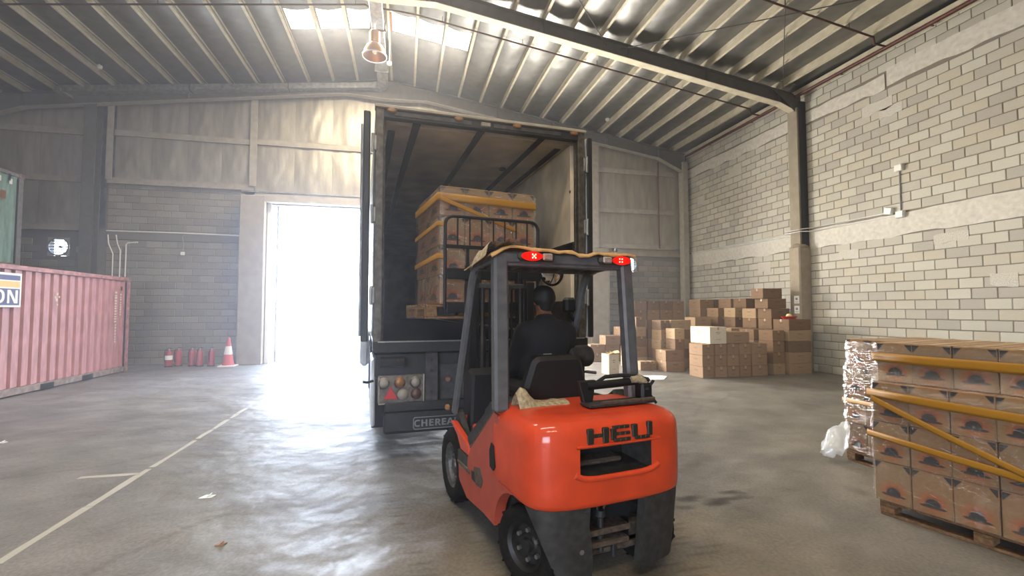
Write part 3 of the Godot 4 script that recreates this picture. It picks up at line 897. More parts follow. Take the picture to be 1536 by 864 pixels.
func frame(called: String, label: String, z: float, gable: bool) -> void:
	var f := thing(called, label, "beam", Vector3.ZERO, 0.0, "", "structure")
	var dep := 0.40 if gable else 0.36
	for s in [-1.0, 1.0]:
		var xk: float = (9.05 if gable else 9.68) if s > 0 else -10.25
		var kd := 0.72 if gable else 0.46
		var xw: float = 10.12 if s > 0 else -11.5
		var web := MB.new()
		var p := PackedVector2Array([Vector2(RIDGE, roof(RIDGE) - 0.02), Vector2(xw, roof(xw) - 0.02), Vector2(xw, roof(xw) - kd), Vector2(xk, roof(xk) - dep), Vector2(RIDGE + s * 1.25, roof(RIDGE + s * 1.25) - dep), Vector2(RIDGE, 9.0 - dep - 0.25)])
		web.prism(p, z - 0.006, z + 0.006)
		part("web", web, M.steel_paint, f)
		var fl := MB.new()
		var pts := [Vector2(RIDGE, 9.0 - dep - 0.25), Vector2(RIDGE + s * 1.25, roof(RIDGE + s * 1.25) - dep), Vector2(xk, roof(xk) - dep), Vector2(xw, roof(xw) - kd)]
		for i in 3:
			fl.bar(Vector3(pts[i].x, pts[i].y, z), Vector3(pts[i + 1].x, pts[i + 1].y, z), 0.22, 0.016, Vector3.UP, 0.004)
		part("bottom_flange", fl, M.purlin_paint if not gable else M.steel_light, f)
		fl = MB.new()
		fl.bar(Vector3(RIDGE, roof(RIDGE) - 0.012, z), Vector3(xw, roof(xw) - 0.012, z), 0.2, 0.014, Vector3.UP, 0.004)
		part("top_flange", fl, M.steel_paint, f)
		# stiffeners on the web
		var stf := MB.new()
		for i in 5:
			var x: float = lerpf(RIDGE + s * 1.6, xk, i / 4.0)
			stf.box(Vector3(x, roof(x) - dep / 2 - 0.01, z), Vector3(0.012, dep - 0.03, 0.17))
		part("stiffeners", stf, M.steel_paint, f).set_meta("kind", "stuff")
		# post
		var post := MB.new()
		post.box(Vector3(xw + 0.15 * s, (roof(xw) - 0.4) / 2, z), Vector3(0.30, roof(xw) - 0.4, 0.32), 0.01) if not gable else post.box(Vector3(xw + 0.0 * s, (roof(xw) - 0.3) / 2, z - 0.06), Vector3(0.22, roof(xw) - 0.3, 0.28), 0.01)
		part("post", post, M.plaster if not gable else M.steel_light, f)
		if s > 0 and not gable:
			part("shaded_post_side", MB.new().box(Vector3(10.28, 5.2, z + 0.168), Vector3(0.22, 3.9, 0.02), 0.003), M.trailer_dark, f)  # dark sheet standing for the shade on the post's near side
	if not gable:
		part("knee_plate", MB.new().prism(PackedVector2Array([Vector2(9.4, roof(9.4) - 0.05), Vector2(10.3, roof(10.3) - 0.05), Vector2(10.3, 6.7), Vector2(10.15, 6.85), Vector2(9.75, 7.2)]), z + 0.10, z + 0.115), M.steel_paint, f)

# ------------------------------------------------------------------ pipes, conduits, lamp, fans
func wall_fittings() -> void:
	# concrete casing at the foot of the portal column
	var cs := thing("column_casing", "square concrete casing round the foot of the wall column", "column casing", Vector3(10.22, 0, -10.30), 0.0, "", "structure")
	var b := MB.new()
	b.box(Vector3(0, 1.63, 0), Vector3(0.38, 3.26, 0.36), 0.03)
	part("shaft", b, M.casing_concrete, cs)
	part("mortar_cap", MB.new().lathe([Vector2(0.0, 0.10), Vector2(0.12, 0.09), Vector2(0.20, 0.02), Vector2(0.22, -0.02)], 8, Transform3D(Basis.IDENTITY, Vector3(0, 3.26, 0)), false), M.casing_concrete, cs)
	for i in 2:
		var pb := part("notice", MB.new().box(Vector3(0, 0, 0), Vector3(0.005, 0.20, 0.16)), M.paper_white)
		pb.position = Vector3(10.022, 1.86 - 0.26 * i, -10.24)
		tag(pb, ["white paper notice taped higher on the concrete column casing", "white paper notice taped lower on the concrete column casing"][i], "notice")
		var pr := MB.new()
		pr.box(Vector3(-0.004, 0.02, 0), Vector3(0.003, 0.06, 0.07)); pr.box(Vector3(-0.004, -0.06, 0), Vector3(0.003, 0.012, 0.11))
		part("print", pr, M.grey_plastic, pb)
	# duct along the ridge, round the bend and down the gable rafter
	var d := thing("cable_duct", "long pale square cable duct along the ridge and gable rafter", "duct", Vector3(-0.72, 8.72, ZE + 0.42))
	b = MB.new()
	b.box(Vector3(0, 0, 5.6), Vector3(0.30, 0.20, 10.6), 0.01)
	for i in 3: b.box(Vector3(-0.08 + 0.08 * i, -0.101, 5.6), Vector3(0.012, 0.008, 10.6))
	part("ridge_run", b, M.galvanised, d)
	b = MB.new()
	var rows := []
	for i in 9:
		var t := i / 8.0 * PI / 2
		var cc := Vector3(-0.30, 0, 0.30) + Vector3(cos(t), 0, -sin(t)) * 0.30
		var o := Vector3(cos(t), 0, -sin(t)) * 0.15
		var dn := -0.03 * i / 8.0
		rows.append(PackedVector3Array([cc + o + Vector3(0, 0.1 + dn, 0), cc - o + Vector3(0, 0.1 + dn, 0), cc - o + Vector3(0, -0.1 + dn, 0), cc + o + Vector3(0, -0.1 + dn, 0)]))
	rows.reverse()
	b.loft(rows, true, -1)
	part("bend", b, M.galvanised, d)
	b = MB.new()
	var pa := Vector3(-0.3, -0.03, 0.0)
	var pb2 := Vector3(-8.55, roof(-9.27) - 8.72 - 0.02, 0.0)
	b.bar(pa, pb2, 0.30, 0.17, Vector3.UP, 0.01)
	part("rafter_run", b, M.galvanised, d)
	b = MB.new()
	b.bar(pb2 + Vector3(-0.1, 0.02, 0.1), pb2 + Vector3(0.25, -0.28, -0.62), 0.26, 0.16, Vector3.UP, 0.01)
	part("wall_run", b, M.galvanised, d)
	for z in [1.2, 3.3, 5.6, 7.8]:
		part("strap", MB.new().box(Vector3(0, -0.01, z), Vector3(0.40, 0.235, 0.03), 0.004), M.steel_paint, d)
	for t in [0.3, 0.62]:
		var p: Vector3 = pa.lerp(pb2, t)
		part("strap", MB.new().box(p, Vector3(0.03, 0.20, 0.33), 0.004), M.steel_paint, d)
	# high-bay lamp
	var l := thing("high_bay_lamp", "unlit bell-shaped high-bay lamp hanging under the ridge duct", "lamp", Vector3(-0.76, 7.72, -11.5))
	part("reflector", MB.new().lathe([Vector2(0.275, 0.0), Vector2(0.27, 0.05), Vector2(0.245, 0.14), Vector2(0.20, 0.24), Vector2(0.13, 0.32), Vector2(0.10, 0.34)], 32, Transform3D.IDENTITY, false), M.brass_reflector, l)
	part("rim", MB.new().lathe([Vector2(0.27, 0.0), Vector2(0.292, -0.012), Vector2(0.295, 0.01), Vector2(0.275, 0.03)], 32, Transform3D.IDENTITY, false), M.aluminium, l)
	part("gear_housing", MB.new().lathe([Vector2(0, 0.34), Vector2(0.12, 0.34), Vector2(0.125, 0.37), Vector2(0.125, 0.60), Vector2(0.10, 0.63), Vector2(0, 0.63)], 20), M.brass_reflector, l)
	part("lamp_bulb", MB.new().lathe([Vector2(0, 0.06), Vector2(0.05, 0.08), Vector2(0.06, 0.15), Vector2(0.035, 0.26), Vector2(0.03, 0.33)], 14, Transform3D.IDENTITY, false), M.lamp_glass, l)
	part("hanger", MB.new().tube([Vector3(0, 0.62, 0), Vector3(0, 0.92, 0)], 0.012, 8), M.aluminium, l)
	# pipes across the roof
	for q in [[-11.35, "rusty thin pipe slung under the purlins next to the roof sheets", -11.2, -0.95, -0.45], [-7.7, "rusty thin pipe slung under the purlins nearest the camera", -11.2, -0.9, -0.5]]:
		var z: float = q[0]
		var o := thing("sprinkler_pipe", q[1], "pipe", Vector3(RIDGE, 8.8, z))
		var pts := []
		for x in [q[2], -6.0, -0.98, -0.9]: pts.append(Vector3(x - RIDGE, roof(x) - 0.06 - 8.8 - (0.0 if x != -0.9 else 0.06), 0))
		for x in [-0.4, 0.2, 5.0, 9.68]: pts.append(Vector3(x - RIDGE, roof(x) - 0.06 - 8.8 - (0.0 if x != -0.4 else 0.06), 0))
		part("run", MB.new().tube(pts, 0.021, 8), M.rust_pipe, o)
		part("drop", MB.new().tube([pts[-1] + Vector3(-0.01, 0.01, 0), pts[-1] + Vector3(0.02, -0.14, 0), pts[-1] + Vector3(0.30, -0.16, 0)], 0.021, 8), M.rust_pipe, o)
		for i in 10:
			var x := -9.4 + 2.05 * i
			if absf(x - RIDGE) < 0.5: continue
			part("clip", MB.new().tube([Vector3(x - RIDGE, roof(x) - 8.85, 0), Vector3(x - RIDGE, roof(x) - 8.72, 0)], 0.009, 6), M.wire, o)
	var ep := thing("eave_pipe", "long rust-red pipe running under the eave of the block wall", "pipe", Vector3(10.12, 7.28, 0))
	part("run", MB.new().tube([Vector3(0, 0, ZE + 0.4), Vector3(0, 0, -10), Vector3(0, 0, -4), Vector3(0, 0, ZB - 0.5)], 0.034, 10), M.red_pipe, ep)
	for z in [-14.0, -12.0, -9.0, -7.0, -5.0]:
		part("bracket", MB.new().box(Vector3(0.10, 0.03, z), Vector3(0.22, 0.02, 0.03)), M.steel_paint, ep)
	var dp := part("drop_pipe", MB.new().tube([Vector3(0, 2.7, 0), Vector3(0, 0, 0), Vector3(0.02, -0.5, 0)], 0.028, 8), M.red_pipe)
	dp.position = Vector3(9.12, 4.35, ZE + 0.17)
	tag(dp, "rusty vertical pipe on the foil wall near the right corner", "pipe")
	# brace rods in the second bay
	for q in [[Vector3(4.72, 8.02, -10.25), Vector3(-0.4, 8.85, -5.1), "thin steel brace rod running up towards the ridge"], [Vector3(5.05, 7.95, -10.25), Vector3(10.1, 7.25, -5.2), "thin steel brace rod running out towards the eave"], [Vector3(9.64, 7.40, -10.1), Vector3(7.32, 7.8, -7.55), "thin hanging wire above the knee of the portal rafter"]]:
		var o := thing("brace_rod", q[2], "brace")
		o.position = q[0]
		part("rod", MB.new().tube([Vector3.ZERO, q[1] - q[0]], 0.011, 6), M.wire, o)
	var kb := part("knee_bar", MB.new().bar(Vector3.ZERO, Vector3(0.94, -0.08, 0.05), 0.03, 0.012), M.galvanised)
	kb.position = Vector3(9.13, 7.62, -10.12)
	tag(kb, "small pale flat bar fixed on the knee of the portal rafter", "bar")
	for q in [[Vector3(6.5, 7.88, -14.1), "white smoke detector on a purlin above the trailer corner"], [Vector3(-7.75, 7.86, -13.9), "white smoke detector on a purlin above the left column"], [Vector3(-0.47, 8.36, -13.0), "white smoke detector beside the ridge duct bend"]]:
		var o := thing("smoke_detector", q[1], "smoke detector", q[0], 0.0, "smoke detectors under the roof")
		part("base", MB.new().lathe([Vector2(0, 0.05), Vector2(0.06, 0.05), Vector2(0.065, 0.01), Vector2(0.045, -0.03), Vector2(0, -0.035)], 16), M.white_plastic, o)
		part("stem", MB.new().tube([Vector3(0, 0.05, 0), Vector3(0, roof(q[0].x) - q[0].y + 0.02, 0)], 0.012, 8), M.white_plastic, o)
	# exhaust fan openings in the gable wall
	for q in [[Vector3(-9.49, 3.37, ZE), "round louvred fan opening full of daylight above the red container"], [Vector3(8.04, 3.24, ZE), "round louvred fan opening full of daylight right of the trailer"]]:
		var o := thing("wall_fan", q[1], "fan", q[0])
		b = MB.new()
		var ring := []
		for i in 28: ring.append(Vector3(cos(TAU * i / 28) * 0.245, sin(TAU * i / 28) * 0.245, 0.02))
		b.tube(ring, 0.025, 8, false, true)
		part("ring", b, M.galvanised, o)
		# the corners of the square hole
		b = MB.new()
		for k in 4:
			var poly := PackedVector2Array([Vector2(0.262, 0.262)])
			poly.append_array(arc(Vector2.ZERO, 0.245, PI / 2, 0.0, 8))
			b.prism(poly, -0.02, 0.01, Transform3D(Basis(Vector3.BACK, k * PI / 2), Vector3.ZERO))
		part("frame_plate", b, M.steel_light, o)
		for i in 5:
			var y := -0.16 + 0.08 * i
			var hw := sqrt(maxf(0.0, 0.24 * 0.24 - y * y))
			part("louvre", MB.new().box(Vector3(0, y, -0.03), Vector3(hw * 2, 0.012, 0.05), 0.0, Basis(Vector3.RIGHT, 0.5)), M.galvanised, o)
		part("hub", MB.new().lathe([Vector2(0, 0), Vector2(0.04, 0.0), Vector2(0.04, 0.06), Vector2(0, 0.06)], 12, Transform3D(Basis(Vector3.RIGHT, -PI / 2), Vector3(0, 0, -0.05))), M.galvanised, o)
	# conduits and boxes, block wall
	var cw := [[[Vector3(10.37, 3.69, ZE + 0.3), Vector3(10.37, 3.69, -10.6), Vector3(10.02, 3.69, -10.55), Vector3(10.02, 3.69, -10.05), Vector3(10.37, 3.73, -10.0), Vector3(10.37, 3.73, -8.1)], "upper white conduit along the tie beam of the block wall"], [[Vector3(10.37, 3.63, ZE + 0.3), Vector3(10.37, 3.63, -10.6), Vector3(10.02, 3.63, -10.55), Vector3(10.02, 3.63, -10.05), Vector3(10.37, 3.64, -10.0), Vector3(10.37, 3.64, -7.85)], "lower white conduit along the tie beam of the block wall"], [[Vector3(10.37, 3.70, -7.8), Vector3(10.37, 4.60, -7.8)], "short upright conduit between two white boxes on the block wall"]]
	for i in 3:
		var o := part("conduit", MB.new().tube(cw[i][0], 0.013, 6), M.white_plastic if i < 2 else M.grey_plastic)
		tag(o, cw[i][1], "conduit")
	for q in [[Vector3(10.36, 3.64, -7.8), "white junction box at the foot of the upright conduit"], [Vector3(10.36, 3.76, -8.04), "tilted white junction box at the end of the upper conduit"], [Vector3(10.36, 4.65, -7.79), "white junction box at the top of the upright conduit"]]:
		var o := thing("junction_box", q[1], "junction box", q[0], 0.0, "junction boxes on the block wall")
		o.rotation.x = 0.25 if q[0].y > 3.7 and q[0].y < 4.0 else 0.0
		part("body", MB.new().box(Vector3.ZERO, Vector3(0.09, 0.15, 0.17), 0.012), M.white_plastic, o)
		part("cover", MB.new().box(Vector3(-0.048, 0, 0), Vector3(0.012, 0.13, 0.15), 0.004), M.white_plastic, o)
	# conduits on the gable wall
	var gz := ZE + 0.035
	var cg := [[[Vector3(-8.34, 3.86, gz), Vector3(-6.4, 3.86, gz), Vector3(-4.80, 3.84, gz), Vector3(-4.78, 3.86, gz), Vector3(-4.78, 5.14, gz)], "long white conduit along the gable wall and up beside the door", 0.02], [[Vector3(-8.30, 3.75, gz), Vector3(-8.28, 3.5, gz), Vector3(-8.16, 3.2, gz), Vector3(-8.16, 1.6, gz)], "bent grey conduit dropping beside the wide steel column", 0.016], [[Vector3(-8.10, 3.75, gz), Vector3(-8.06, 3.5, gz), Vector3(-7.98, 3.3, gz), Vector3(-7.98, 1.6, gz)], "second bent grey conduit from the wide steel column", 0.016], [[Vector3(-7.55, 3.55, gz), Vector3(-7.80, 3.53, gz), Vector3(-7.84, 3.48, gz), Vector3(-7.84, 1.6, gz)], "straight white conduit with a top bend, behind the container end", 0.018]]
	for q in cg:
		var o := part("conduit", MB.new().tube(q[0], q[2], 8), M.white_plastic)
		tag(o, q[1], "conduit")
	var hb := thing("hanging_socket", "small white socket box hanging on a cable on the block wall left of the door", "socket box", Vector3(-6.38, 3.25, gz + 0.03))
	part("box", MB.new().box(Vector3.ZERO, Vector3(0.10, 0.10, 0.06), 0.01), M.white_plastic, hb)
	part("cable", MB.new().tube([Vector3(0, 0.05, 0), Vector3(0.02, 0.3, 0), Vector3(-0.03, 0.5, 0), Vector3(0.02, 0.56, 0)], 0.008, 6), M.grey_plastic, hb)
	var pr := thing("wall_pipe_pair", "pair of pale upright pipes on the wall right of the trailer", "pipes", Vector3(7.05, 0, ZE + 0.06))
	for i in 2:
		part("pipe", MB.new().tube([Vector3(0.12 * i, 0.0, 0), Vector3(0.12 * i, 3.5, 0)], 0.02, 8), M.white_plastic, pr)
	var sr := thing("socket_strip", "row of white sockets low on the pier right of the trailer", "sockets", Vector3(6.55, 1.50, ZE + 0.44))
	part("plate", MB.new().box(Vector3.ZERO, Vector3(0.30, 0.09, 0.03), 0.008), M.white_plastic, sr)
	for i in 3: part("socket", MB.new().box(Vector3(-0.09 + 0.09 * i, 0, 0.018), Vector3(0.05, 0.05, 0.01), 0.003), M.grey_plastic, sr)

# ------------------------------------------------------------------ the box trailer backed up through the door
func text_part(called: String, txt: String, h: float, depth: float, m: Material, parent: Node, xf: Transform3D, squeeze := 1.0) -> MeshInstance3D:
	var f := SystemFont.new()
	f.font_names = PackedStringArray(["Droid Sans"]); f.font_weight = 700
	var t := TextMesh.new()
	t.font = f; t.font_size = 64; t.text = txt
	t.pixel_size = h / 46.0; t.depth = depth
	t.curve_step = 1.0
	return put(called, t, m, parent, xf.scaled_local(Vector3(squeeze, 1, 1)))

func trailer() -> void:
	var t := thing("box_trailer", "white box trailer with open rear doors backed into the warehouse, beige lining inside", "trailer", Vector3(0.920, 0, -5.316), deg_to_rad(4.79))
	var L := 13.4
	var b := MB.new()
	for s in [-1.0, 1.0]:
		part("side_wall", MB.new().box(Vector3(s * 1.225, 2.52, -L / 2 - 0.06), Vector3(0.05, 2.54, L - 0.1), 0.004), M.gelcoat, t)
		part("lining", MB.new().box(Vector3(s * 1.17, 2.47, -L / 2 - 0.06), Vector3(0.05, 2.46, L - 0.2)), M.trailer_lining, t)
	part("roof_panel", MB.new().box(Vector3(0, 3.80, -L / 2), Vector3(2.5, 0.05, L), 0.004), M.gelcoat, t)
	part("ceiling_lining", MB.new().box(Vector3(0, 3.735, -L / 2 - 0.06), Vector3(2.40, 0.06, L - 0.2)), M.trailer_lining, t)
	part("front_wall", MB.new().box(Vector3(0, 2.5, -L), Vector3(2.5, 2.6, 0.08)), M.trailer_lining, t)
	part("cargo_floor", MB.new().box(Vector3(0, 1.18, -L / 2), Vector3(2.46, 0.13, L)), M.trailer_floor, t)
	for q in [[-0.80, 0.0], [-0.05, 0.0], [0.715, 0.0], [1.05, 0.28], [-1.06, 0.30]]:
		part("ceiling_strip", MB.new().box(Vector3(q[0], 3.70, -3.4 - q[1]), Vector3(0.085, 0.014, 6.7), 0.003), M.rail_dark, t)
	part("ceiling_vent", MB.new().lathe([Vector2(0, 0), Vector2(0.05, 0.002), Vector2(0.055, 0.03)], 16, Transform3D(Basis.IDENTITY, Vector3(0.60, 3.68, -1.37))), M.trailer_dark, t)  # dark disc of a small ceiling vent
	# ribbed cargo rail on the right lining
	b = MB.new()
	b.box(Vector3(1.136, 2.385, -3.2), Vector3(0.02, 0.12, 6.3), 0.003)
	for i in 3: b.box(Vector3(1.122, 2.345 + 0.04 * i, -3.2), Vector3(0.012, 0.016, 6.3))
	part("cargo_rail", b, M.rail_dark, t)
	part("kick_plate", MB.new().box(Vector3(1.138, 1.50, -3.2), Vector3(0.012, 0.42, 6.3)), M.trailer_grey, t)
	part("rivet", MB.new().lathe([Vector2(0, 0.012), Vector2(0.022, 0.0)], 10, Transform3D(Basis(Vector3.BACK, PI / 2), Vector3(1.142, 3.10, -0.16))), M.rail_dark, t)
	# rear portal
	for s in [-1.0, 1.0]:
		b = MB.new()
		b.box(Vector3(s * 1.205, 2.50, 0.0), Vector3(0.09, 2.62, 0.10), 0.008)
		b.box(Vector3(s * 1.150, 2.46, -0.03), Vector3(0.02, 2.46, 0.03), 0.003)
		part("rear_post", b, M.trailer_frame, t)
		for y in [3.40, 2.62, 1.75]:
			b = MB.new()
			b.box(Vector3(s * 1.262, y, 0.035), Vector3(0.06, 0.17, 0.05), 0.008)
			b.tube([Vector3(s * 1.275, y - 0.10, 0.05), Vector3(s * 1.275, y + 0.10, 0.05)], 0.018, 8)
			part("hinge", b, M.galvanised, t)
	part("header_rail", MB.new().box(Vector3(0, 3.81, 0.01), Vector3(2.52, 0.035, 0.13), 0.006), M.steel_light, t)
	part("header", MB.new().box(Vector3(0, 3.745, 0.0), Vector3(2.34, 0.10, 0.09), 0.006), M.trailer_dark, t)
	for x in [-0.62, 0.50]:
		part("header_inset", MB.new().box(Vector3(x, 3.745, 0.048), Vector3(0.86, 0.05, 0.012), 0.004), M.trailer_grey, t)
	part("number_lamp", MB.new().box(Vector3(-0.02, 3.745, 0.055), Vector3(0.12, 0.05, 0.03), 0.008), M.pale_lens, t)
	for x in [-1.08, -0.34, 0.36, 1.10]:
		part("marker_lamp", MB.new().lathe([Vector2(0, 0.022), Vector2(0.03, 0.016), Vector2(0.042, 0.0)], 14, Transform3D(Basis(Vector3.RIGHT, PI / 2).scaled(Vector3(1.3, 0.7, 1.0)), Vector3(x, 3.775, 0.06))), M.amber_lens, t)
	# the two doors, folded flat along the sides
	for s in [-1.0, 1.0]:
		var d := part("door", MB.new().box(Vector3(s * 1.335, 2.51, -0.62), Vector3(0.075, 2.50, 1.22), 0.012), M.gelcoat, t)
		part("edge_seal", MB.new().box(Vector3(s * 1.337, 2.51, 0.0), Vector3(0.07, 2.50, 0.035), 0.01), M.trailer_dark, d)
		for k in 2:
			part("lock_rod", MB.new().tube([Vector3(s * 1.385, 1.30, -0.35 - 0.5 * k), Vector3(s * 1.385, 3.74, -0.35 - 0.5 * k)], 0.016, 8), M.galvanised, d)
	# sill and what hangs below it
	part("sill", MB.new().box(Vector3(0, 1.20, 0.03), Vector3(2.50, 0.12, 0.14), 0.01), M.trailer_dark, t)
	part("sill_edge", MB.new().box(Vector3(0, 1.258, 0.10), Vector3(2.40, 0.014, 0.02), 0.003), M.galvanised, t)
	part("rear_beam", MB.new().box(Vector3(0, 1.0, -0.12), Vector3(2.44, 0.26, 0.12), 0.01), M.trailer_dark, t)
	for s in [-1.0, 1.0]:
		part("rubber_buffer", MB.new().tube([Vector3(s * 1.17, 1.035, 0.04), Vector3(s * 0.92, 1.035, 0.04)], 0.055, 14), M.rubber, t)
		part("post_plate", MB.new().box(Vector3(s * 0.625, 0.84, 0.03), Vector3(0.14, 0.58, 0.03), 0.008), M.trailer_grey, t)
		for y in [1.05, 0.93, 0.70]:
			part("bolt", MB.new().lathe([Vector2(0, 0.012), Vector2(0.018, 0.010), Vector2(0.02, 0)], 8, Transform3D(Basis(Vector3.RIGHT, PI / 2), Vector3(s * 0.625, y, 0.046))), M.trailer_dark, t)
		# lamp plate
		var lp := part("lamp_plate", MB.new().box(Vector3(s * 0.945, 0.75, 0.03), Vector3(0.50, 0.30, 0.03), 0.012), M.light_plate, t)
		part("plate_rim", MB.new().tube([Vector3(s * 1.18, 0.88, 0.05), Vector3(s * 1.18, 0.60, 0.05), Vector3(s * 0.71, 0.60, 0.05), Vector3(s * 0.71, 0.90, 0.05)], 0.009, 6), M.steel_light, lp)
		for i in 3:
			var x: float = s * (1.13 - 0.165 * i)
			b = MB.new()
			b.lathe([Vector2(0, 0.030), Vector2(0.045, 0.024), Vector2(0.058, 0.0)], 18, Transform3D(Basis(Vector3.RIGHT, PI / 2), Vector3(x, 0.822, 0.045)), false)
			part("round_lamp", b, [M.pale_lens, M.amber_lens, M.pale_lens][i], lp)
			part("lamp_shade", MB.new().lathe([Vector2(0.05, 0.028), Vector2(0.062, 0.0)], 12, Transform3D(Basis(Vector3.RIGHT, PI / 2), Vector3(x, 0.815, 0.043))), M.brown_lens, lp)
		for i in 2:
			b = MB.new()
			b.lathe([Vector2(0, 0.030), Vector2(0.048, 0.024), Vector2(0.06, 0.0)], 18, Transform3D(Basis(Vector3.RIGHT, PI / 2), Vector3(s * (0.93 - 0.14 * i), 0.69, 0.045)), false)
			part("round_lamp", b, [M.pale_lens, M.brown_lens][i], lp)
		var tx: float = s * 1.06
		b = MB.new()
		b.prism(PackedVector2Array([Vector2(tx - 0.075, 0.645), Vector2(tx + 0.075, 0.645), Vector2(tx, 0.775)]), 0.045, 0.058, Transform3D.IDENTITY, 0.004)
		part("triangle_reflector", b, M.red_reflector, lp)
		part("side_lamp", MB.new().lathe([Vector2(0, 0.02), Vector2(0.025, 0.016), Vector2(0.03, 0.0)], 12, Transform3D(Basis(Vector3.RIGHT, PI / 2), Vector3(s * 0.43, 0.82, -0.05))), M.amber_lens, t)
	part("centre_plate", MB.new().box(Vector3(0, 0.78, -0.07), Vector3(1.1, 0.44, 0.03), 0.01), M.trailer_grey, t)
	# underrun bumper
	b = MB.new()
	b.prism(PackedVector2Array([Vector2(0.10, 0.505), Vector2(-0.02, 0.52), Vector2(-0.05, 0.50), Vector2(-0.05, 0.31), Vector2(0.02, 0.275), Vector2(0.085, 0.29), Vector2(0.10, 0.32)]), -1.13, 1.13, Transform3D(Basis(Vector3(0, 0, 1), Vector3(0, 1, 0), Vector3(-1, 0, 0)), Vector3.ZERO), 0.02)
	var bp := part("underrun_bumper", b, M.trailer_dark, t)
	part("bumper_ledge", MB.new().box(Vector3(0, 0.56, 0.03), Vector3(2.24, 0.10, 0.08), 0.01), M.trailer_dark, t)
	text_part("maker_lettering", "CHEREAU", 0.070, 0.006, M.text_grey, bp, Transform3D(Basis.IDENTITY, Vector3(-0.565, 0.384, 0.105)), 1.18)
	b = MB.new()
	var fr := []
	for q in [[Vector2(-0.80, 0.425), 1.57, 3.14], [Vector2(-0.80, 0.345), 3.14, 4.71], [Vector2(-0.325, 0.345), 4.71, 6.28], [Vector2(-0.325, 0.425), 0.0, 1.57]]:
		for p in arc(q[0], 0.022, q[1], q[2], 4): fr.append(Vector3(p.x, p.y, 0.102))
	b.tube(fr, 0.005, 5, false, true)
	part("lettering_frame", b, M.text_grey, bp)
	# running gear
	for s in [-1.0, 1.0]:
		part("chassis_beam", MB.new().box(Vector3(s * 0.5, 0.95, -L / 2), Vector3(0.14, 0.34, L - 0.6)), M.trailer_dark, t)
		part("mud_flap", MB.new().box(Vector3(s * 1.0, 0.42, -1.0), Vector3(0.46, 0.62, 0.02), 0.004), M.rubber, t)
		part("side_guard", MB.new().box(Vector3(s * 1.235, 0.70, -0.55), Vector3(0.04, 0.72, 0.95), 0.015), M.gelcoat, t)
		part("guard_clip", MB.new().tube([Vector3(s * 1.24, 0.84, -0.02), Vector3(s * 1.30, 0.83, 0.02), Vector3(s * 1.34, 0.84, 0.03)], 0.014, 6), M.trailer_dark, t)
		for k in 3:
			var z := -2.0 - 1.31 * k
			var w := part("wheel", MB.new().lathe([Vector2(0.26, -0.19), Vector2(0.47, -0.19), Vector2(0.52, -0.15), Vector2(0.52, 0.15), Vector2(0.47, 0.19), Vector2(0.26, 0.19)], 32, Transform3D(Basis(Vector3.BACK, PI / 2), Vector3(s * 1.03, 0.52, z))), M.tyre, t)
			part("wheel_rim", MB.new().lathe([Vector2(0, 0.06), Vector2(0.12, 0.06), Vector2(0.18, -0.08), Vector2(0.28, -0.08), Vector2(0.28, 0.19)], 24, Transform3D(Basis(Vector3.BACK, -s * PI / 2), Vector3(s * 1.03, 0.52, z))), M.rim_grey, w)
	for k in 3:
		part("axle", MB.new().tube([Vector3(-0.9, 0.52, -2.0 - 1.31 * k), Vector3(0.9, 0.52, -2.0 - 1.31 * k)], 0.07, 10), M.trailer_dark, t)
	part("landing_gear", MB.new().box(Vector3(-0.6, 0.45, -10.6), Vector3(0.16, 0.90, 0.16)), M.trailer_dark, t)
	part("landing_gear", MB.new().box(Vector3(0.6, 0.45, -10.6), Vector3(0.16, 0.90, 0.16)), M.trailer_dark, t)
	# mirror-side fittings seen past the left edge
	part("side_marker", MB.new().box(Vector3(-1.32, 1.05, -2.2), Vector3(0.12, 0.5, 0.9), 0.04), M.gelcoat, t)

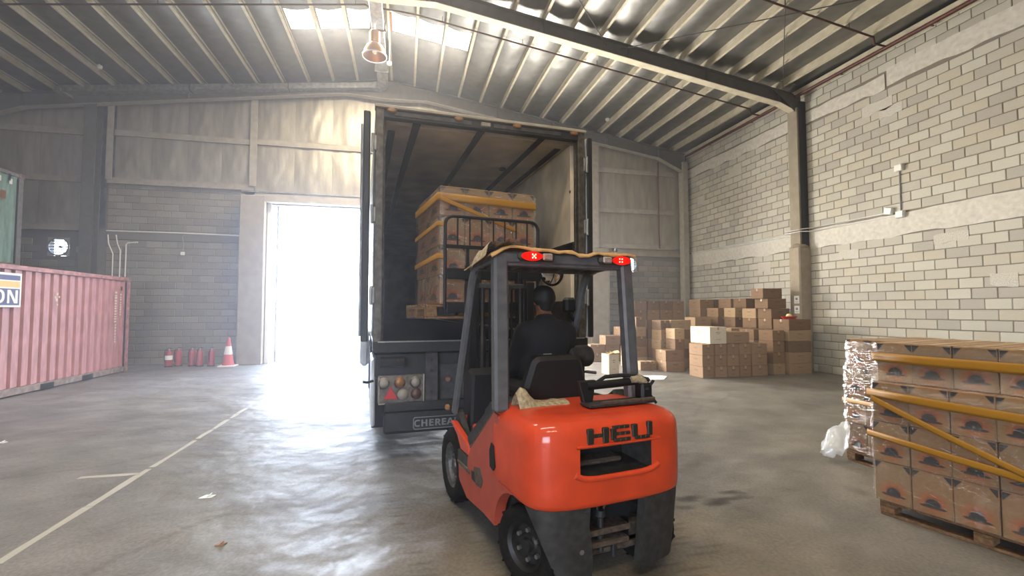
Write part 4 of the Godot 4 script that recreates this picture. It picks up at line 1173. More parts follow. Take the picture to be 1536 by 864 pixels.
# ------------------------------------------------------------------ shipping containers
func container(called: String, label: String, at: Vector3, L: float, skin: Material, frame_m: Material, marks: int) -> Node3D:
	# at: the far right foot corner; the long side runs towards the camera
	var t := thing(called, label, "container", at)
	var W := 2.438
	var H := 2.438
	# corrugated sides: trapezoid waves
	for side in [0, 1]:
		var c := MB.new()
		var x0 := -0.03 if side == 0 else -W + 0.03
		var sg := 1.0 if side == 0 else -1.0
		var prof := PackedVector2Array()
		var z := 0.16
		var pitch := 0.243
		while z < L - 0.16:
			for q in [[0.0, 0.0], [0.10, 0.0], [0.135, -0.036], [0.21, -0.036]]:
				if z + q[0] < L - 0.14: prof.append(Vector2(z + q[0], q[1]))
			z += pitch
		for i in prof.size() - 1:
			var p := prof[i]; var q := prof[i + 1]
			c.flat()
			c.oquad(Vector3(x0 + sg * p.y, 0.16, p.x), Vector3(x0 + sg * q.y, 0.16, q.x), Vector3(x0 + sg * q.y, H - 0.10, q.x), Vector3(x0 + sg * p.y, H - 0.10, p.x), Vector3(sg, 0, 0))
			c.oquad(Vector3(x0 + sg * (p.y - 0.004), 0.16, p.x), Vector3(x0 + sg * (q.y - 0.004), 0.16, q.x), Vector3(x0 + sg * (q.y - 0.004), H - 0.10, q.x), Vector3(x0 + sg * (p.y - 0.004), H - 0.10, p.x), Vector3(-sg, 0, 0))
		part("corrugated_side", c, skin, t)
	part("end_wall", MB.new().box(Vector3(-W / 2, H / 2, 0.05), Vector3(W - 0.2, H - 0.2, 0.05)), skin, t)
	part("end_wall", MB.new().box(Vector3(-W / 2, H / 2, L - 0.05), Vector3(W - 0.2, H - 0.2, 0.05)), skin, t)
	var rf := MB.new()
	rf.box(Vector3(-W / 2, H - 0.045, L / 2), Vector3(W - 0.12, 0.04, L - 0.2))
	for i in int(L / 0.21) - 1: rf.box(Vector3(-W / 2, H - 0.020, 0.2 + i * 0.21), Vector3(W - 0.18, 0.022, 0.10), 0.008)
	part("roof_panel", rf, skin, t)
	for x in [-0.03, -W + 0.03]:
		part("top_rail", MB.new().box(Vector3(x, H - 0.06, L / 2), Vector3(0.06, 0.09, L - 0.2), 0.008), frame_m, t)
		part("bottom_rail", MB.new().box(Vector3(x, 0.09, L / 2), Vector3(0.05, 0.13, L - 0.2), 0.008), M.container_rail, t)
		for z in [0.07, L - 0.07]:
			part("corner_post", MB.new().box(Vector3(x - 0.03 * signf(x + 1.2), H / 2, z), Vector3(0.13, H - 0.24, 0.14), 0.012), frame_m, t)
			for y in [0.06, H - 0.06]:
				var cb := MB.new()
				cb.box(Vector3(x - 0.045 * signf(x + 1.2), y, z), Vector3(0.17, 0.12, 0.18), 0.01)
				part("corner_casting", cb, M.container_rail, t)
		for z in [1.55, 2.78]:
			if L > 3.0: part("fork_pocket", MB.new().box(Vector3(x + 0.024 * signf(x + 1.2), 0.075, z), Vector3(0.012, 0.11, 0.36)), M.void, t)  # black plate stands for the shade inside the pocket
	part("post_gap", MB.new().box(Vector3(-0.012, H / 2, 0.165), Vector3(0.02, H - 0.3, 0.035)), M.trailer_dark, t)
	part("under_frame", MB.new().box(Vector3(-W / 2, 0.14, L / 2), Vector3(W - 0.2, 0.1, L - 0.3)), M.trailer_dark, t)
	return t

func containers() -> void:
	var c := container("shipping_container", "faded red corrugated shipping container on the floor left of the door", Vector3(-6.97, 0, -14.1), 6.06, M.container_red, M.container_frame, 0)
	# the panel painted on the side nearest the camera: navy, yellow and pale bands, the letters ON
	var bx := Basis(Vector3.UP, PI / 2)
	var panel := part("painted_panel", MB.new().box(Vector3(0.008, 1.955, 3.97), Vector3(0.006, 0.62, 0.80)), M.white_plastic, c)
	var navy := mat("print_navy", Color(0.22, 0.24, 0.40), 0.6)
	var ylw := mat("print_yellow", Color(0.78, 0.66, 0.36), 0.6)
	part("navy_band", MB.new().box(Vector3(0.013, 2.18, 3.97), Vector3(0.004, 0.09, 0.72)), navy, panel)
	part("yellow_band", MB.new().box(Vector3(0.013, 2.06, 3.97), Vector3(0.004, 0.11, 0.72)), ylw, panel)
	part("navy_field", MB.new().box(Vector3(0.013, 1.83, 3.97), Vector3(0.004, 0.30, 0.72)), navy, panel)
	text_part("panel_letters", "ON", 0.24, 0.004, M.white_plastic, panel, Transform3D(bx, Vector3(0.018, 1.83, 3.92)), 1.15)
	# upright rows of small faded marks by the corner post
	var r := RandomNumberGenerator.new(); r.seed = 9
	for q in [[0.62, 2.02, 1.30, 0.05], [0.60, 1.22, 0.74, 0.03], [0.42, 1.98, 1.42, 0.03]]:
		var mk := MB.new()
		var y: float = q[1]
		while y > q[2]:
			var hh := r.randf_range(0.03, 0.05)
			mk.box(Vector3(0.006, y, q[0]), Vector3(0.006, hh, q[3] * 1.6))
			y -= hh + 0.025
		part("faded_markings", mk, M.label_paper, c)
	var mk2 := MB.new()
	for q in [[2.62, 1.72, 0.06], [2.57, 1.66, 0.05], [2.68, 1.65, 0.05], [2.64, 1.60, 0.07], [2.61, 1.50, 0.045]]:
		mk2.lathe([Vector2(0, 0.004), Vector2(q[2] * 0.5, 0.0)], 8, Transform3D(Basis(Vector3.BACK, -PI / 2), Vector3(0.006, q[1] + 0.2, q[0])))
	part("scuffed_mark", mk2, M.label_paper, c)
	part("door_plate", MB.new().box(Vector3(0.008, 2.13, 0.40), Vector3(0.006, 0.10, 0.06)), M.brown_lens, c)
	container("shipping_container", "plain grey shipping container hidden behind the red one, carrying the green one", Vector3(-9.52, 0, -14.32), 6.06, M.container_grey, M.container_grey, 0)
	var g := container("shipping_container", "pale green shipping container stacked high behind the red one", Vector3(-9.52, 2.6, -14.32), 6.06, M.container_green, M.container_grey, 0)
	for q in [[0.0, 0.0], [0.0, 5.88], [-2.26, 0.0], [-2.26, 5.88]]:
		var sh := part("corner_spacer", MB.new().box(Vector3(-0.09 + q[0], -0.082, 0.09 + q[1]), Vector3(0.16, 0.16, 0.16), 0.01), M.container_rail, g)
	part("sticker", MB.new().box(Vector3(0.01, 1.80, 0.62), Vector3(0.006, 0.20, 0.16)), M.amber_lens, g)
	for q in [[0.42, 2.17], [0.75, 2.17], [0.9, 2.17]]:
		part("white_mark", MB.new().box(Vector3(0.01, q[1], q[0]), Vector3(0.006, 0.13, 0.09)), M.paper_white, g)
	part("black_mark", MB.new().box(Vector3(0.01, 2.27, 0.45), Vector3(0.006, 0.18, 0.05)), M.trailer_dark, g)

# ------------------------------------------------------------------ cone, extinguishers, litter
func small_floor_things() -> void:
	var c := thing("traffic_cone", "red and white traffic cone against the left door pier", "traffic cone", Vector3(-4.82, 0, -14.70))
	part("base", MB.new().box(Vector3(0, 0.02, 0), Vector3(0.42, 0.04, 0.42), 0.015), M.cone_white, c)
	part("cone_body", MB.new().lathe([Vector2(0.155, 0.04), Vector2(0.145, 0.07), Vector2(0.035, 0.80), Vector2(0.02, 0.82), Vector2(0, 0.82)], 24), M.cone_red, c)
	part("white_band", MB.new().lathe([Vector2(0.108, 0.34), Vector2(0.110, 0.34), Vector2(0.074, 0.57), Vector2(0.070, 0.57)], 24), M.cone_white, c)
	var ex := [[-6.40, -14.95, "with a white label, first from the container"], [-6.22, -15.10, "tucked behind the labelled one"], [-5.86, -15.05, "third from the container, leaning back"], [-5.62, -14.92, "second from the cone"], [-5.32, -14.90, "nearest the cone"]]
	for i in 5:
		var e: Array = ex[i]
		var o := thing("fire_extinguisher", "red fire extinguisher " + e[2], "fire extinguisher", Vector3(e[0], 0, e[1]), 0.3 * i, "fire extinguishers on the floor by the gable wall")
		part("cylinder", MB.new().lathe([Vector2(0.0, 0.0), Vector2(0.085, 0.0), Vector2(0.088, 0.02), Vector2(0.088, 0.36), Vector2(0.075, 0.42), Vector2(0.03, 0.45), Vector2(0.025, 0.47), Vector2(0, 0.47)], 20, Transform3D.IDENTITY, false), M.ext_red, o)
		part("valve", MB.new().tube([Vector3(0, 0.46, 0), Vector3(0, 0.51, 0)], 0.018, 8), M.chrome, o)
		part("handle", MB.new().box(Vector3(0.03, 0.52, 0), Vector3(0.12, 0.018, 0.025), 0.004), M.black, o)
		part("hose", MB.new().tube([Vector3(0.0, 0.49, 0.0), Vector3(-0.07, 0.48, 0.03), Vector3(-0.10, 0.36, 0.03), Vector3(-0.095, 0.12, 0.02)], 0.011, 6), M.black, o)
		if i == 0: part("label_sheet", MB.new().lathe([Vector2(0.0895, 0.20), Vector2(0.0895, 0.32)], 20), M.paper_white, o)
		part("foot_ring", MB.new().lathe([Vector2(0.086, 0.0), Vector2(0.092, 0.0), Vector2(0.092, 0.03), Vector2(0.086, 0.03)], 20), M.black, o)
	var p := part("paper_sheet", MB.new().prism(PackedVector2Array([Vector2(-0.42, -0.28), Vector2(0.16, -0.36), Vector2(0.52, 0.10), Vector2(0.30, 0.30), Vector2(-0.40, 0.26)]), 0.0, 0.012, Transform3D(Basis(Vector3(1, 0, 0), Vector3(0, 0, -1), Vector3(0, 1, 0)), Vector3.ZERO)), M.paper_white)
	p.position = Vector3(5.62, 0.001, -10.02)
	tag(p, "flat white packing sheet lying on the floor before the cartons", "sheet")
	var litter := [[313, Vector3(-1.62, 0, -4.55), "small crumpled white scrap on the floor near the painted line", 0.06], [98, Vector3(-4.7, 0, -6.93), "tiny white scrap on the floor near the red container", 0.05], [5, Vector3(-1.2, 0, -3.62), "small brown leaf-like scrap near the camera end of the line", 0.035]]
	for q in litter:
		var b := MB.new()
		var s: float = q[3]
		b.prism(PackedVector2Array([Vector2(-s, -s * 0.5), Vector2(s * 0.7, -s * 0.6), Vector2(s, s * 0.3), Vector2(-s * 0.4, s * 0.6)]), 0.0, 0.008, Transform3D(Basis(Vector3(1, 0, 0), Vector3(0, 0, -1), Vector3(0, 1, 0)), Vector3.ZERO), 0.002)
		b.prism(PackedVector2Array([Vector2(-s * 0.2, -s * 0.4), Vector2(s * 0.9, -s * 0.3), Vector2(s * 0.5, s * 0.5)]), 0.0, 0.005, Transform3D(Basis(Vector3(0.8, 0.5, 0), Vector3(0, 0, -1), Vector3(-0.5, 0.8, 0)), Vector3(0, 0.006, 0)))
		var o := part("scrap", b, M.paper_white if q[0] != 5 else M.label_buff)
		o.position = q[1]
		tag(o, q[2], "scrap")

# ------------------------------------------------------------------ plain cartons heaped in the far right corner
var carton_n := 0
func carton(at: Vector3, s: Vector3, tone: int, label: String, turn := 0.0, open := false) -> Node3D:
	# at: middle of the underside
	var o := thing("carton", label, "carton", at, turn, "brown cartons in the far right corner")
	var h := s - Vector3(0.006, 0.004, 0.006)
	part("body", MB.new().box(Vector3(0, s.y / 2, 0), h, 0.006), M["carton_%d" % tone], o)
	if open:
		return o
	var tp := MB.new()
	tp.box(Vector3(0, s.y - 0.0015, 0), Vector3(0.05, 0.002, h.z + 0.001) if s.z > s.x else Vector3(h.x + 0.001, 0.002, 0.05))
	if s.z > s.x:
		tp.box(Vector3(0, s.y - 0.035, h.z / 2 + 0.0005), Vector3(0.05, 0.07, 0.0015))
	else:
		tp.box(Vector3(-h.x / 2 - 0.0005, s.y - 0.035, 0), Vector3(0.0015, 0.07, 0.05))
	part("tape", tp, M.packing_tape, o)
	return o

const ORD := ["lowest", "second", "third", "fourth", "fifth", "sixth", "seventh"]

func stack(x0: float, zf: float, w: float, d: float, h: float, n: int, y0: float, where: String, tone := 0, jit := 0.02) -> void:
	# x0: left side, zf: the face towards the camera
	for i in n:
		var ord_: String = ORD[i] if i < n - 1 else ("topmost" if n > 1 else "single")
		var l := "%s carton %s" % [ord_, where]
		carton(Vector3(x0 + w / 2 + rng.randf_range(-jit, jit), y0 + i * h, zf - d / 2 + rng.randf_range(-jit, jit) * 0.7), Vector3(w - 0.012, h, d - 0.012), (tone + rng.randi() % 2) % 4, l, rng.randf_range(-0.02, 0.02))

func carton_pile() -> void:
	# front block, three high
	var xs := [6.79, 7.12, 7.45, 7.79, 8.13, 8.58]
	var cols := ["front corner of the heap", "second column from the front corner", "third column from the front corner", "fourth column from the front corner", "last column of the low front block"]
	for i in 5:
		stack(xs[i], -9.66, xs[i + 1] - xs[i], 0.55, 0.262, 3, 0.0, "in the " + cols[i], 0, 0.006)
	carton(Vector3(7.21, 0.79, -10.03), Vector3(0.46, 0.40, 0.74), 4, "large pale carton standing on the front corner of the heap", 0.03)
	carton(Vector3(7.80, 0.788, -9.98), Vector3(0.66, 0.275, 0.5), 0, "wide brown carton on the front block beside the large pale one")
	stack(7.45, -10.26, 0.5, 0.5, 0.265, 3, 0.0, "behind the wide brown carton", 1)
	stack(8.0, -10.26, 0.5, 0.5, 0.265, 3, 0.0, "behind the fourth front column", 1)
	# low block left of it, a short bright pair on it
	stack(6.57, -10.86, 0.56, 0.5, 0.275, 2, 0.0, "of the low pair left of the front block", 0)
	stack(6.83, -10.90, 0.30, 0.45, 0.275, 2, 0.552, "standing on the low pair left of the front block", 2)
	# tall narrow stack
	stack(6.76, -11.42, 0.29, 0.5, 0.262, 5, 0.0, "in the tall narrow stack behind the low pair", 2, 0.012)
	stack(7.10, -11.46, 0.62, 0.5, 0.262, 5, 0.0, "in the broad stack right of the tall narrow one", 1, 0.012)
	# two small ones on the floor in front
	carton(Vector3(6.20, 0, -11.40), Vector3(0.29, 0.235, 0.30), 0, "small square carton on the floor left of the low pair", 0.02)
	carton(Vector3(6.46, 0, -11.42), Vector3(0.17, 0.235, 0.30), 0, "narrow carton wedged against the low pair on the floor")
	# bright stack behind them
	stack(6.02, -11.86, 0.58, 0.5, 0.29, 2, 0.0, "under the bright stack by the guard post", 1)
	stack(6.05, -11.90, 0.22, 0.45, 0.27, 2, 0.582, "in the short half of the bright stack", 2)
	stack(6.29, -11.90, 0.30, 0.45, 0.27, 3, 0.582, "in the tall half of the bright stack", 2)
	# stair of cartons by the trailer
	stack(5.55, -13.40, 0.48, 0.5, 0.265, 2, 0.0, "on the low step of the stair beside the trailer", 0)
	stack(6.05, -13.42, 0.5, 0.5, 0.265, 3, 0.0, "on the middle step of the stair beside the trailer", 0)
	stack(6.57, -13.44, 0.5, 0.5, 0.265, 4, 0.0, "on the top step of the stair beside the trailer", 0)
	# back row along the gable wall
	for i in 4:
		stack(7.52 + 0.47 * i, -14.3, 0.46, 0.6, 0.315, 6, 0.0, "in %s column of the back row along the gable wall" % ["the first", "the second", "the third", "the fourth"][i], 3, 0.01)
	# against the block wall, from the far corner towards the camera
	stack(9.08, -13.0, 0.52, 0.6, 0.275, 7, 0.0, "in the far tall stack on the block wall side", 0)
	stack(9.62, -13.0, 0.55, 0.6, 0.275, 7, 0.0, "in the corner stack touching the block wall", 3)
	stack(9.22, -12.35, 0.44, 0.55, 0.275, 6, 0.0, "in the second tall stack from the far corner", 0)
	stack(9.66, -12.30, 0.55, 0.6, 0.275, 7, 0.0, "in the dark stack against the block wall", 3)
	stack(8.45, -12.35, 0.55, 0.55, 0.275, 5, 0.0, "in the low stack before the back row", 1)
	stack(9.28, -11.65, 0.34, 0.5, 0.275, 6, 0.0, "in the pale narrow stack near the wall column", 2)
	stack(9.64, -11.65, 0.60, 0.55, 0.275, 7, 0.0, "in the dark broad stack near the wall column", 3, 0.01)
	stack(8.62, -11.0, 0.60, 0.55, 0.275, 4, 0.0, "in the waist-high stack in mid heap", 1)
	stack(9.42, -11.0, 0.62, 0.55, 0.272, 6, 0.0, "in the stack just beyond the wall column", 2, 0.012)
	stack(8.78, -10.35, 0.55, 0.55, 0.272, 4, 0.0, "in the stack behind the last front column", 1, 0.012)
	stack(9.40, -10.42, 0.58, 0.5, 0.272, 6, 0.0, "in the tallest stack beside the wall column", 2, 0.008)
	carton(Vector3(9.60, 6 * 0.272, -10.68), Vector3(0.60, 0.26, 0.46), 3, "carton perched highest on the tallest stack by the wall column", 0.03)
	carton(Vector3(9.50, 6 * 0.272 + 0.26, -10.70), Vector3(0.58, 0.27, 0.46), 3, "very top carton, set askew on the tallest stack", -0.04)
	stack(9.25, -9.72, 0.68, 0.52, 0.272, 5, 0.0, "in the front stack before the wall column", 2, 0.006)
	stack(8.86, -9.80, 0.36, 0.50, 0.272, 4, 0.0, "in the shorter stack left of the wall column front", 1, 0.006)
	# red tray with a cream lump on the front stack
	var t := thing("red_tray", "small red tray with a cream ball in it on the front carton stack", "tray", Vector3(9.52, 5 * 0.272, -9.98))
	part("tray", MB.new().lathe([Vector2(0, 0.0), Vector2(0.13, 0.0), Vector2(0.19, 0.07), Vector2(0.20, 0.07), Vector2(0.14, -0.0)], 14, Transform3D(Basis.from_scale(Vector3(1.15, 1, 0.7)), Vector3(0, 0.002, 0))), M.tray_red, t)
	part("ball", MB.new().lathe([Vector2(0, 0.14), Vector2(0.05, 0.125), Vector2(0.075, 0.075), Vector2(0.05, 0.025), Vector2(0, 0.01)], 14, Transform3D.IDENTITY, false), M.cream, t)
	# open carton full of shavings
	var o := thing("open_carton", "open pale carton with ragged torn flaps behind the right guard post", "carton", Vector3(5.04, 0, -10.90), 0.12)
	var b := MB.new()
	for q in [[Vector3(-0.14, 0.25, 0), Vector3(0.006, 0.50, 0.34)], [Vector3(0.14, 0.25, 0), Vector3(0.006, 0.50, 0.34)], [Vector3(0, 0.25, 0.17), Vector3(0.286, 0.50, 0.006)], [Vector3(0, 0.25, -0.17), Vector3(0.286, 0.50, 0.006)], [Vector3(0, 0.004, 0), Vector3(0.28, 0.008, 0.34)]]:
		b.box(q[0], q[1], 0.002)
	part("body", b, M.carton_4, o)
	b = MB.new()
	var r := RandomNumberGenerator.new(); r.seed = 4
	for i in 70:
		var p := Vector3(r.randf_range(-0.13, 0.13), r.randf_range(0.40, 0.50), r.randf_range(-0.16, 0.16))
		b.bar(p, p + Vector3(r.randf_range(-0.09, 0.09), r.randf_range(0.0, 0.07), r.randf_range(-0.09, 0.09)), 0.012, 0.003)
	part("shavings", b, M.cream, o).set_meta("kind", "stuff")
	part("flap", MB.new().prism(PackedVector2Array([Vector2(0, 0), Vector2(0.28, 0), Vector2(0.24, 0.10), Vector2(0.13, 0.07), Vector2(0.06, 0.12)]), 0, 0.005, Transform3D(Basis(Vector3(1, 0, 0), Vector3(0, 0.4, 0.9), Vector3(0, -0.9, 0.4)), Vector3(-0.14, 0.50, 0.17))), M.kraft_flap, o)
	part("flap", MB.new().prism(PackedVector2Array([Vector2(0, 0), Vector2(0.33, 0), Vector2(0.30, 0.09), Vector2(0.16, 0.12), Vector2(0.04, 0.06)]), 0, 0.005, Transform3D(Basis(Vector3(0, 0, -1), Vector3(0.8, 0.6, 0), Vector3(0.6, -0.8, 0)), Vector3(0.14, 0.50, 0.16))), M.kraft_flap, o)

# ------------------------------------------------------------------ wrapped pallet loads
func pallet(at: Transform3D, L: float, D: float, h: float, label: String) -> Node3D:
	# long side along x, origin: middle of the underside
	var o := thing("pallet", label, "pallet", at.origin, 0.0, "wooden pallets under the wrapped loads")
	o.transform = at
	for i in 7:
		part("deck_board", MB.new().box(Vector3(0, h - 0.011, -D / 2 + 0.05 + (D - 0.1) * i / 6.0), Vector3(L, 0.022, 0.09), 0.004), M.pallet_wood, o)
	for i in 3:
		var x := (i - 1) * (L / 2 - 0.05)
		part("stringer_board", MB.new().box(Vector3(x, h - 0.033, 0), Vector3(0.10, 0.022, D), 0.004), M.pallet_wood, o)
		for k in 3:
			part("block", MB.new().box(Vector3(x, h / 2 - 0.011, (k - 1) * (D / 2 - 0.06)), Vector3(0.10, h - 0.066, 0.12), 0.005), M.pallet_wood, o)
	for k in 3:
		part("bottom_board", MB.new().box(Vector3(0, 0.011, (k - 1) * (D / 2 - 0.06)), Vector3(L, 0.022, 0.10), 0.004), M.pallet_wood, o)
	return o

func wrap_load(xf: Transform3D, nx: int, cw: float, cd: float, ch: float, layers: int, name_: String, setback: float, film: bool, hide_front_nearest := 0) -> void:
	# xf: middle of the pallet deck, +z the printed front. Two cartons deep.
	var posn := ["first", "second", "third", "fourth", "fifth", "sixth"]
	var lay := ["bottom", "second", "third", "top"]
	var proto := []
	for k in 3:
		var b := MB.new()
		b.box(Vector3.ZERO, Vector3(cw - 0.004, ch - 0.003, cd - 0.004), 0.005)
		proto.append(b.done())
	var lid := MB.new()
	lid.box(Vector3(0, 0, 0), Vector3(cw - 0.012, 0.004, cd - 0.012), 0.0)
	var lidm := lid.done()
	var lidtape := MB.new().box(Vector3.ZERO, Vector3(0.045, 0.002, cd - 0.004)).done()
	for j in layers:
		for k in 2:
			for i in nx:
				var off := Vector3(rng.randf_range(-0.004, 0.004), 0, rng.randf_range(-0.006, 0.006))
				var p := Vector3((i - (nx - 1) / 2.0) * cw, (j + 0.5) * ch, (0.5 - k) * cd) + off
				if j == layers - 1: p.z -= setback
				var o := thing("cargo_carton", "printed carton, %s from the %s, %s row, %s layer of the %s" % [posn[i], "left", "front" if k == 0 else "rear", lay[j] if layers == 4 else lay[j], name_], "carton", Vector3.ZERO, 0.0, "printed cartons of the " + name_)
				o.transform = xf * Transform3D(Basis(Vector3.UP, rng.randf_range(-0.012, 0.012)), p)
				put("body", proto[k], M["cargo_%d" % (rng.randi() % 3)], o)
				if j == layers - 1:
					put("lid", lidm, M.cargo_top, o, Transform3D(Basis.IDENTITY, Vector3(0, ch / 2, 0)))
					put("tape", lidtape, M.packing_tape, o, Transform3D(Basis.IDENTITY, Vector3(0, ch / 2 + 0.003, 0)))

func wrap_shell(xf: Transform3D, W: float, D: float, H: float, label: String, setback: float, ch: float, seed_: int) -> void:
	# stretch film round the four sides, slack and creased, with a step under the top layer
	var n := FastNoiseLite.new(); n.seed = seed_; n.frequency = 1.0; n.fractal_octaves = 3
	var rows := []
	for j in 81:
		var v := j / 80.0
		var y := lerpf(0.012, H - 0.02, v)
		var row := PackedVector3Array()
		var k := clampf((y - (H - ch) + 0.06) / 0.14, 0.0, 1.0)
		var per := 2.0 * (W + D)
		for i in 88:
			var s := per * i / 88.0
			var p: Vector2
			var nr: Vector2
			if s < W: p = Vector2(-W / 2 + s, D / 2); nr = Vector2(0, 1)
			elif s < W + D: p = Vector2(W / 2, D / 2 - (s - W)); nr = Vector2(1, 0)
			elif s < 2 * W + D: p = Vector2(W / 2 - (s - W - D), -D / 2); nr = Vector2(0, -1)
			else: p = Vector2(-W / 2, -D / 2 + (s - 2 * W - D)); nr = Vector2(-1, 0)
			var out := 0.015 + 0.010 * n.get_noise_2d(s * 1.2, y * 9.0 + s * 2.0) + 0.009 * n.get_noise_2d(s * 1.3 + 40.0, y * 24.0 + s * 4.0) + 0.004 * n.get_noise_2d(s * 9.0, y * 9.0)
			p += nr * out
			row.append(Vector3(p.x, y, p.y - setback * k * (1.0 if nr.y > 0.0 else 0.0)))
		rows.append(row)
	var b := MB.new()
	b.loft(rows, true, 0)
	var o := part("stretch_wrap", b, M.stretch_film)
	o.transform = xf
	tag(o, label, "stretch film")

func band(xf: Transform3D, pts: Array, h: float, label: String) -> void:
	# a yellow strap lying flat on the faces: pts are (x, y, z, nx, nz)
	var b := MB.new()
	var rows := []
	for dy in [[-1.0, 0.0], [-1.0, 0.004], [-0.4, 0.006], [0.3, 0.005], [1.0, 0.004], [1.0, 0.0]]:
		var row := PackedVector3Array()
		for q in pts:
			row.append(Vector3(q[0] + q[3] * dy[1], q[1] + dy[0] * h / 2, q[2] + q[4] * dy[1]))
		rows.append(row)
	b.loft(rows, false, 0)
	var o := part("yellow_strap", b, M.yellow_tape)
	o.transform = xf
	tag(o, label, "strap", "", "")

func pallet_loads() -> void:
	# near load on the right: its printed face looks left and a little back
	var n := Vector3(-0.966, 0, 0.256)
	var tt := Vector3(0.256, 0, 0.966)
	var foot := Vector3(3.664, 0, -2.975)
	var bas := Basis(tt, Vector3.UP, tt.cross(Vector3.UP))      # x along the face, z out of it
	var W := 5 * 0.238
	var cen := foot + tt * (W / 2 - 0.04) - n * 0.5
	var base := Transform3D(bas, cen)
	pallet(base.translated_local(Vector3(0.02, 0, 0)), 1.2, 1.0, 0.115, "wooden pallet under the near wrapped load on the right")
	var deck := base.translated_local(Vector3(0, 0.118, 0.03))
	wrap_load(deck, 5, 0.238, 0.50, 0.304, 4, "near load", 0.09, true)
	wrap_shell(deck, W, 1.0, 4 * 0.304, "clear creased stretch film round the near load on the right", 0.09, 0.304, 3)
	var F := 0.53
	var Wl := -W / 2 - 0.02
	band(deck, [[Wl, 1.105, 0.2, -1, 0], [Wl, 1.105, F - 0.10, -0.7, 0.7], [-0.2, 1.10, F - 0.075, 0, 1], [W / 2, 1.095, F - 0.07, 0, 1]], 0.070, "yellow strap round the top layer of the near load")
	band(deck, [[Wl, 0.83, 0.2, -1, 0], [Wl, 0.83, F - 0.01, -0.7, 0.7], [-0.2, 0.81, F + 0.012, 0, 1], [W / 2, 0.775, F + 0.012, 0, 1]], 0.062, "yellow strap round the third layer of the near load")
	band(deck, [[-W / 2 + 0.02, 0.79, F + 0.016, 0, 1], [-0.2, 0.63, F + 0.018, 0, 1], [0.25, 0.45, F + 0.018, 0, 1], [W / 2, 0.31, F + 0.018, 0, 1]], 0.045, "yellow strap slanting down across the near load")
	band(deck, [[Wl, 0.515, 0.2, -1, 0], [Wl, 0.515, F, -0.7, 0.7], [-0.15, 0.46, F + 0.014, 0, 1], [W / 2, 0.38, F + 0.014, 0, 1]], 0.048, "yellow strap round the second layer of the near load")
	# the load beyond it
	var foot2 := Vector3(4.622, 0, -4.12)
	var bas2 := Basis(Vector3(0.0, 0, 1), Vector3.UP, Vector3(-1, 0, 0))
	var cen2 := foot2 + Vector3(0.5, 0, 0.59)
	var base2 := Transform3D(bas2, cen2)
	pallet(base2, 1.2, 1.0, 0.115, "wooden pallet under the far wrapped load behind the near one")
	var deck2 := base2.translated_local(Vector3(0, 0.118, 0))
	wrap_load(deck2, 5, 0.238, 0.50, 0.292, 4, "far load", 0.04, true)
	wrap_shell(deck2, W, 1.0, 4 * 0.292, "clear creased stretch film round the far load behind the near one", 0.04, 0.292, 8)
	band(deck2, [[-W / 2 - 0.02, 0.52, 0.3, -1, 0], [-W / 2 - 0.02, 0.52, 0.51, -0.7, 0.7], [0, 0.52, 0.522, 0, 1], [W / 2, 0.52, 0.522, 0, 1]], 0.05, "yellow strap round the far load behind the near one")
	# loose end of film
	var bg := MB.new()
	var nn := FastNoiseLite.new(); nn.seed = 6; nn.frequency = 4.0; nn.fractal_octaves = 3
	var rows := []
	for j in 13:
		var v := j / 12.0
		var row := PackedVector3Array()
		for i in 16:
			var t := TAU * i / 16.0
			var rad := (0.11 * sin(PI * clampf(v * 0.95 + 0.04, 0, 1)) + 0.015) * (1.0 + 0.5 * nn.get_noise_2d(t * 0.6, v * 3.0))
			row.append(Vector3(-0.30 + 0.34 * v, 0.17 + 0.20 * v * v - 0.1 * (1.0 - v) + cos(t) * rad, sin(t) * rad * 0.9 + 0.02))
		rows.append(row)
	bg.loft(rows, true, 0)
	var o := part("film_tail", bg, M.film_bag)
	o.position = Vector3(4.60, 0.03, -4.13)
	tag(o, "crumpled loose end of clear film beside the far load", "plastic film")
	# the load on the forks
	var fk := fork_xf()
	var base3 := fk * Transform3D(Basis.IDENTITY, Vector3(-0.02, 1.512, -2.36))
	pallet(base3, 1.24, 1.0, 0.135, "wooden pallet raised on the forklift's forks")
	var deck3 := base3.translated_local(Vector3(0, 0.137, 0))
	wrap_load(deck3, 4, 0.25, 0.50, 0.284, 4, "raised load", 0.0, true)
	wrap_shell(deck3, 1.0, 1.0, 4 * 0.284, "clear stretch film round the load raised on the forks", 0.0, 0.284, 12)
	band(deck3, [[-0.522, 1.03, -0.5, -1, 0], [-0.522, 1.03, 0.51, -0.7, 0.7], [0, 1.02, 0.522, 0, 1], [0.505, 1.01, 0.522, 0, 1]], 0.075, "yellow strap round the top layer of the raised load")
	band(deck3, [[-0.5, 1.01, 0.526, 0, 1], [-0.2, 0.91, 0.528, 0, 1], [0.12, 0.80, 0.527, 0, 1], [0.3, 0.74, 0.526, 0, 1]], 0.04, "yellow strap slanting down across the raised load")
	band(deck3, [[-0.522, 0.74, -0.5, -1, 0], [-0.522, 0.77, 0.51, -0.7, 0.7], [-0.46, 0.76, 0.522, 0, 1]], 0.045, "yellow strap along the side of the raised load, third layer")
	band(deck3, [[-0.522, 0.43, -0.5, -1, 0], [-0.522, 0.46, 0.51, -0.7, 0.7], [-0.44, 0.455, 0.522, 0, 1]], 0.05, "yellow strap along the side of the raised load, second layer")

func fork_xf() -> Transform3D:
	return Transform3D(Basis(Vector3.UP, deg_to_rad(10.5)), Vector3(1.173, 0, -2.712))

